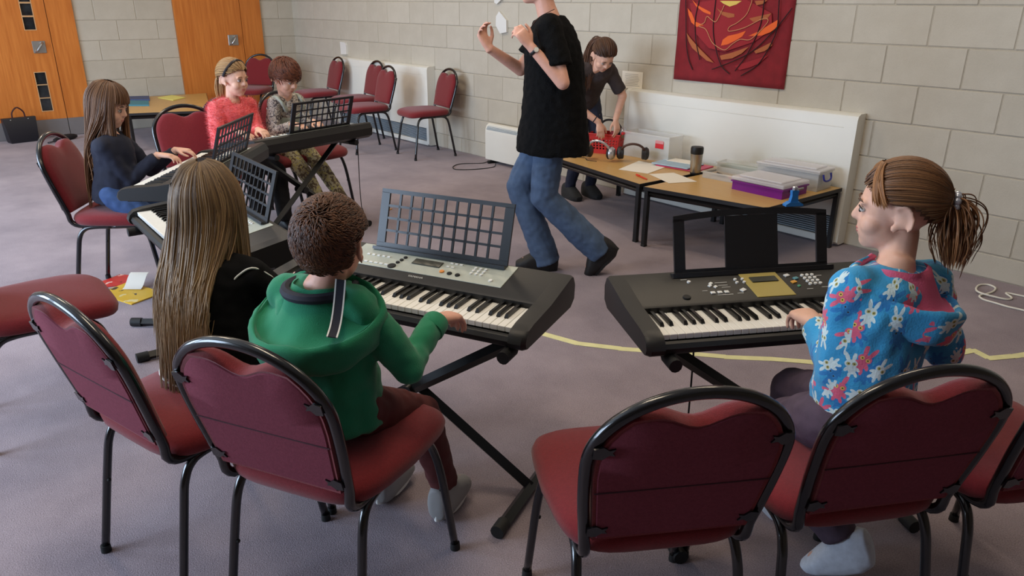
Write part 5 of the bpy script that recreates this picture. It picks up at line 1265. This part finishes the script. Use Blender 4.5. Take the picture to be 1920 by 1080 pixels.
# ------------------------------------------------------------------ on the walls
def wz(X, Y):
    u = (X-(160-55*Y/935))/((1525-95*Y/1050)-(160-55*Y/935)); return -3.640+u*.925, 1.522-.565*Y/(935+115*u)
t = thing('wall_hanging', 'red fabric wall hanging with orange leaf shapes and looping cords', 'wall hanging', (-3.18, Y1-.012, 1.5))
CR = mat('crimson_cloth', (128, 26, 34), .9, var=.12, vscale=14, bump=.3, bscale=200)
def wp3(X, Y, off): x, z = wz(X, Y); return Vector((x+3.18, -off, z-1.5))
m = MB(); rings = []
for i in range(25):
    z = .957+i*(2.05-.957)/24; rings.append([Vector((x+.0, -.004-.004*math.sin(x*9+z*5)-.002*math.sin(z*14), z-1.5)) for x in np.linspace(-.460, .465, 22)])
nn = len(rings[0]); vs_ = [p for r in rings for p in r]; fs = [(i*nn+k, i*nn+k+1, (i+1)*nn+k+1, (i+1)*nn+k) for i in range(24) for k in range(nn-1)]
vs2 = [p+Vector((0, .004, 0)) for p in vs_]; N0 = len(vs_); fs2 = [tuple(j+N0 for j in f[::-1]) for f in fs]
edge = [(k, k+1) for k in range(nn-1)]+[(i*nn+nn-1, (i+1)*nn+nn-1) for i in range(24)]+[(24*nn+k+1, 24*nn+k) for k in range(nn-1)]+[((i+1)*nn, i*nn) for i in range(24)]
m.add(vs_+vs2, fs+fs2+[(a, a+N0, b+N0, b) for a, b in edge]); obj('cloth', m, CR, t, smooth=True)
ORG = mat('orange_applique', (232, 98, 36), .8); OCH = mat('ochre_applique', (170, 92, 50), .8); YEL = mat('yellow_applique', (222, 190, 92), .8); RD2 = mat('scarlet_applique', (150, 30, 38), .85)
for nm, mm, pts in (('patch', RD2, [(300, 40), (620, 0), (1000, 0), (1280, 150), (1290, 330), (1100, 480), (760, 600), (560, 560), (380, 380)]),
    ('patch', ORG, [(275, 95), (330, 150), (380, 250), (490, 290), (400, 312), (330, 260), (290, 170)]), ('patch', ORG, [(330, 0), (400, 60), (570, 140), (570, 170), (480, 140), (380, 70)]), ('patch', OCH, [(640, 90), (700, 130), (860, 160), (860, 195), (790, 205), (710, 170)]),
    ('patch', YEL, [(680, 10), (940, 10), (880, 50), (800, 75), (720, 40)]), ('patch', ORG, [(710, 530), (730, 460), (790, 415), (900, 390), (1000, 355), (960, 420), (880, 470), (790, 515)]), ('patch', ORG, [(1030, 415), (1140, 360), (1350, 225), (1350, 310), (1270, 370), (1180, 408)]),
    ('patch', OCH, [(270, 380), (330, 450), (440, 560), (630, 735), (540, 710), (440, 630), (350, 560), (300, 480)]), ('patch', OCH, [(700, 650), (850, 610), (1040, 540), (960, 620), (850, 680), (720, 700)]), ('patch', OCH, [(1100, 590), (1280, 490), (1300, 520), (1220, 590), (1120, 620)]),
    ('patch', RD2, [(880, 770), (1060, 710), (1260, 640), (1160, 740), (1050, 790), (940, 820)]), ('patch', OCH, [(1030, 210), (1280, 150), (1230, 220), (1080, 250)]), ('patch', OCH, [(1090, 10), (1230, 0), (1180, 45), (1110, 60)])):
    big = len(pts) == 9 and mm is RD2; off = .0125 if big else .0145
    A = [wp3(X, Y, off) for X, Y in pts]; m = MB(); m.loft([A, [p+Vector((0, -.0015, 0)) for p in A]]); obj(nm, m, mm, t, smooth=0)
CORD = mat('dark_cord', (34, 14, 18), .8); GCORD = mat('gold_cord', (206, 140, 96), .7)
for pts in ([(250, 0), (262, 250), (275, 500), (310, 690), (365, 820)], [(425, 0), (380, 230), (400, 480), (455, 700)], [(630, 0), (610, 300), (640, 520), (720, 760), (825, 870)], [(1200, 0), (1160, 300), (1030, 620), (890, 830)], [(1360, 0), (1350, 300), (1290, 500), (1150, 750), (960, 890)], [(1500, 90), (1330, 330), (1100, 580), (870, 710), (610, 815)]):
    obj('cord', MB().tube(smoothpath([wp3(X, Y, .018) for X, Y in pts], 6), .0034, 6), CORD, t)
obj('cord', MB().tube(smoothpath([wp3(X, Y, .0185) for X, Y in [(740, 60), (680, 190), (640, 250), (590, 230), (530, 190), (500, 260), (430, 300), (520, 340), (590, 470), (650, 530), (760, 580), (850, 510), (940, 455), (1040, 460), (1120, 400), (1240, 260), (1230, 210), (1150, 230), (980, 320), (810, 360), (810, 310), (900, 260), (1000, 170), (1050, 50), (1060, 0)]], 5), .0028, 6), GCORD, t)
t = thing('notice', 'small white printed notice taped to the block wall beside the radiator cover', 'notice', (-4.056, Y1-.010, .917))
obj('sheet', MB().box((0, 0, 0), (.215, .002, .135)), PAPER, t, smooth=0); obj('printed_lines', (lambda m: [m.box((random.uniform(-.01, .01), -.0014, .045-i*.0125), (.15+random.uniform(-.02, .02), .0008, .0028)) for i in range(8)] and m)(MB()), mat('grey_print', (150, 146, 140), .8), t, smooth=0)
t = thing('radiator_valve', 'white radiator valve knob at the left end of the long cover', 'valve', (-4.031, Y1-.06, .765)); obj('valve_knob', MB().lathe((0, 0, 0), [(.018, .075), (.020, .07), (.020, .03), (.012, .025), (.012, .0)], 16, Matrix.Rotation(-PI/2, 3, 'Y')), RADW, t)
HEX = mat('white_hexagon', (222, 220, 214), .5)
def plaque(label, x, z, pts):
    o = obj('wall_plaque', MB().prism(pts, -.022, 0, 'y'), HEX, None, 0, (x, Y1-.0085, z)); tag(o, label, 'plaque', 'white plaques on the block wall')
hx = [(-.075, .05), (-.03, .098), (.075, .02), (.078, -.085), (-.015, -.10), (-.078, -.03)]
plaque('white six-sided plaque on the wall, between the standing woman\'s hands', -5.679, 1.321, hx); plaque('white six-sided plaque at the top picture edge above the woman\'s hands', -5.70, 1.585, [(-.078, .05), (.0, .10), (.08, .05), (.08, -.03), (-.045, -.105), (-.078, -.09)]); plaque('white plaque on the wall above the left end of the far radiator cover', -8.745, .95, [(-.07, .075), (.055, .07), (.075, .04), (.075, -.07), (-.065, -.075)])
# ------------------------------------------------------------------ on the floor
t = thing('handbag', 'black leather handbag standing by the orange door', 'bag', (-9.93, 1.335, 0), math.radians(100))
LEA = mat('black_leather', (24, 24, 32), .4, bump=.2, bscale=150)
m = MB(); m.loft([[Vector((sx*w/2, sy*d/2, z)) for sx, sy in ((-1, -1), (1, -1), (1, 1), (-1, 1))] for w, d, z in ((.27, .12, 0), (.285, .125, .02), (.31, .10, .16), (.335, .055, .262), (.33, .05, .27))]); obj('bag_body', m, LEA, t, smooth=30)
obj('handle', MB().tube(smoothpath([(-.065, -.02, .262), (-.055, -.02, .33), (0, -.02, .378), (.055, -.02, .33), (.065, -.02, .262)], 6), .008, 8), mat('dark_red_leather', (56, 18, 26), .4), t)
for s in (-1, 1): obj('stud', MB().ell((s*.088, -.032, .25), (.008, .006, .006)), STEEL, t)
t = thing('cloth_bundle', 'dark folded bundle lying on the floor beside the handbag', 'bundle', (-9.72, 1.72, 0), math.radians(128)); obj('folded_cloth', MB().tube(smoothpath([(-.17, 0, .03), (-.05, .01, .036), (.08, 0, .034), (.17, .01, .025)], 5), [.018+.016*math.sin(PI*i/15) for i in range(16)], 10), mat('dark_cloth', (30, 26, 30), .8), t); obj('strap', MB().tube(smoothpath([(-.16, 0, .03), (-.22, .02, .012), (-.20, .06, .008), (-.12, .05, .01)], 5), .006, 6), LEA, t)
def mag_material(name, base, dark, pale):
    m = bpy.data.materials.new(name); m.use_nodes = True; nt = m.node_tree; b = nt.nodes['Principled BSDF']; b.inputs['Roughness'].default_value = .4; tc = nt.nodes.new('ShaderNodeTexCoord'); n = nt.nodes.new('ShaderNodeTexNoise'); n.inputs['Scale'].default_value = 11; n.inputs['Detail'].default_value = 3; nt.links.new(tc.outputs['Object'], n.inputs[0])
    r = nt.nodes.new('ShaderNodeValToRGB'); r.color_ramp.interpolation = 'CONSTANT'; e = r.color_ramp.elements; e[0].color = (*lin(dark), 1); e[1].position = .38; e[1].color = (*lin(base), 1); x = e.new(.64); x.color = (*lin(pale), 1); nt.links.new(n.outputs['Fac'], r.inputs[0]); nt.links.new(r.outputs[0], b.inputs['Base Color']); return m
flat('magazine', 'yellow magazine lying on the carpet near the empty left chair', 'magazine', [(-4.307, .761), (-4.029, .856), (-4.10, 1.04), (-4.39, .935)], .0005, .006, mag_material('yellow_cover', (226, 182, 52), (70, 58, 40), (232, 214, 150)))
flat('magazine', 'red booklet half under the yellow magazine', 'booklet', [(-4.50, .82), (-4.40, .80), (-4.36, .92), (-4.50, .985), (-4.56, .94)], .0005, .004, mag_material('red_cover', (196, 46, 44), (150, 30, 36), (228, 190, 180)))
m = MB(); rings = [[Vector((-.06+i*.02, y, .012+.055*math.sin(i/6*PI*.5)**2+(.0 if j else -.002))) for (y, j) in ((-.05, 1), (.05, 1), (.05, 0), (-.05, 0))] for i in range(7)]; m.loft(rings)
o = obj('leaflet', m, PAPER, None, 40, (-4.29, .955, .0), math.radians(140)); tag(o, 'cream leaflet with a curled edge on the yellow magazine', 'leaflet')
TAPE = mat('masking_tape', (226, 222, 166), .6, var=.06, vscale=20)
t = thing('masking_tape_line', 'pale yellow masking tape stuck in a line across the carpet', 'tape', (-1.6, 2.8, 0))
tp = [(-2.44, 2.245), (-2.19, 2.312), (-2.02, 2.425), (-1.79, 2.622), (-1.655, 2.726), (-1.51, 2.866), (-1.376, 2.975), (-1.265, 3.13), (-1.128, 3.36), (-.99, 3.57), (-.952, 3.671), (-.875, 3.632), (-.81, 3.743), (-.74, 3.90)]
for i in range(len(tp)-1):
    a, b = Vector(tp[i]), Vector(tp[i+1]); d = (b-a).normalized(); n_ = Vector((-d.y, d.x))*.021; a = a-d*.012; off = Vector((1.6, -2.8)); z = .0008+.0009*(i % 2)
    obj('tape_strip', MB().prism([tuple(a-n_+off), tuple(b-n_*.95+off), tuple(b+n_+off), tuple(a+n_*.9+off)], z-.0007, z+.0006), TAPE, t, smooth=0)
def cable(label, pts, r, matl, n=6): o = obj('cable', MB().tube(smoothpath(pts, n), r, 8), matl, None, 35); o['label'] = label; o['category'] = 'cable'; return o
WC = mat('white_cable', (232, 228, 214), .5)
z = .0055
cable('white cable lying in a loose loop on the carpet near the right wall', [(-.60, 4.36, z), (-.80, 4.385, z), (-.959, 4.389, z), (-1.031, 4.382, z), (-1.094, 4.389, z), (-1.157, 4.397, z), (-1.19, 4.44, z), (-1.175, 4.50, z), (-1.165, 4.574, z), (-1.178, 4.645, z), (-1.22, 4.67, z), (-1.252, 4.63, z), (-1.246, 4.555, z), (-1.205, 4.47, z+.009), (-1.12, 4.475, z+.004), (-1.07, 4.50, z), (-1.065, 4.545, z), (-1.11, 4.60, z), (-1.06, 4.615, z), (-.95, 4.63, z), (-.70, 4.66, z)], .0052, WC)
z = .0045
cable('black flex of the convector heater looped on the carpet', [(-5.70, 4.66, .03), (-5.74, 4.58, z), (-5.844, 4.398, z), (-5.80, 4.27, z), (-5.70, 4.20, z), (-5.634, 4.22, z), (-5.547, 4.365, z), (-5.527, 4.547, z), (-5.60, 4.64, .02)], .004, RUB)
cable('thin black lead hanging from the shared back keyboard to the floor', [(-4.60, 2.57, .625), (-4.66, 2.60, .45), (-4.72, 2.63, .20), (-4.76, 2.66, .03), (-4.83, 2.71, .004), (-4.97, 2.78, .004)], .003, RUB)
cable('thin black lead hanging from the gold-panelled keyboard', [(-1.20, 1.78, .598), (-1.20, 1.79, .45), (-1.21, 1.81, .22), (-1.25, 1.86, .02), (-1.33, 1.93, .004), (-1.42, 2.05, .004)], .003, RUB)
m = MB(); m.tube([(-.055, 0, .004), (.045, 0, .004), (.06, 0, .004)], [.004, .004, .001], 6); o = obj('pencil', m, mat('orange_pencil', (216, 150, 60), .5), None, 35, (-4.80, 2.90, 0), 1.9); tag(o, 'orange pencil on the carpet behind the lattice music rest', 'pencil')
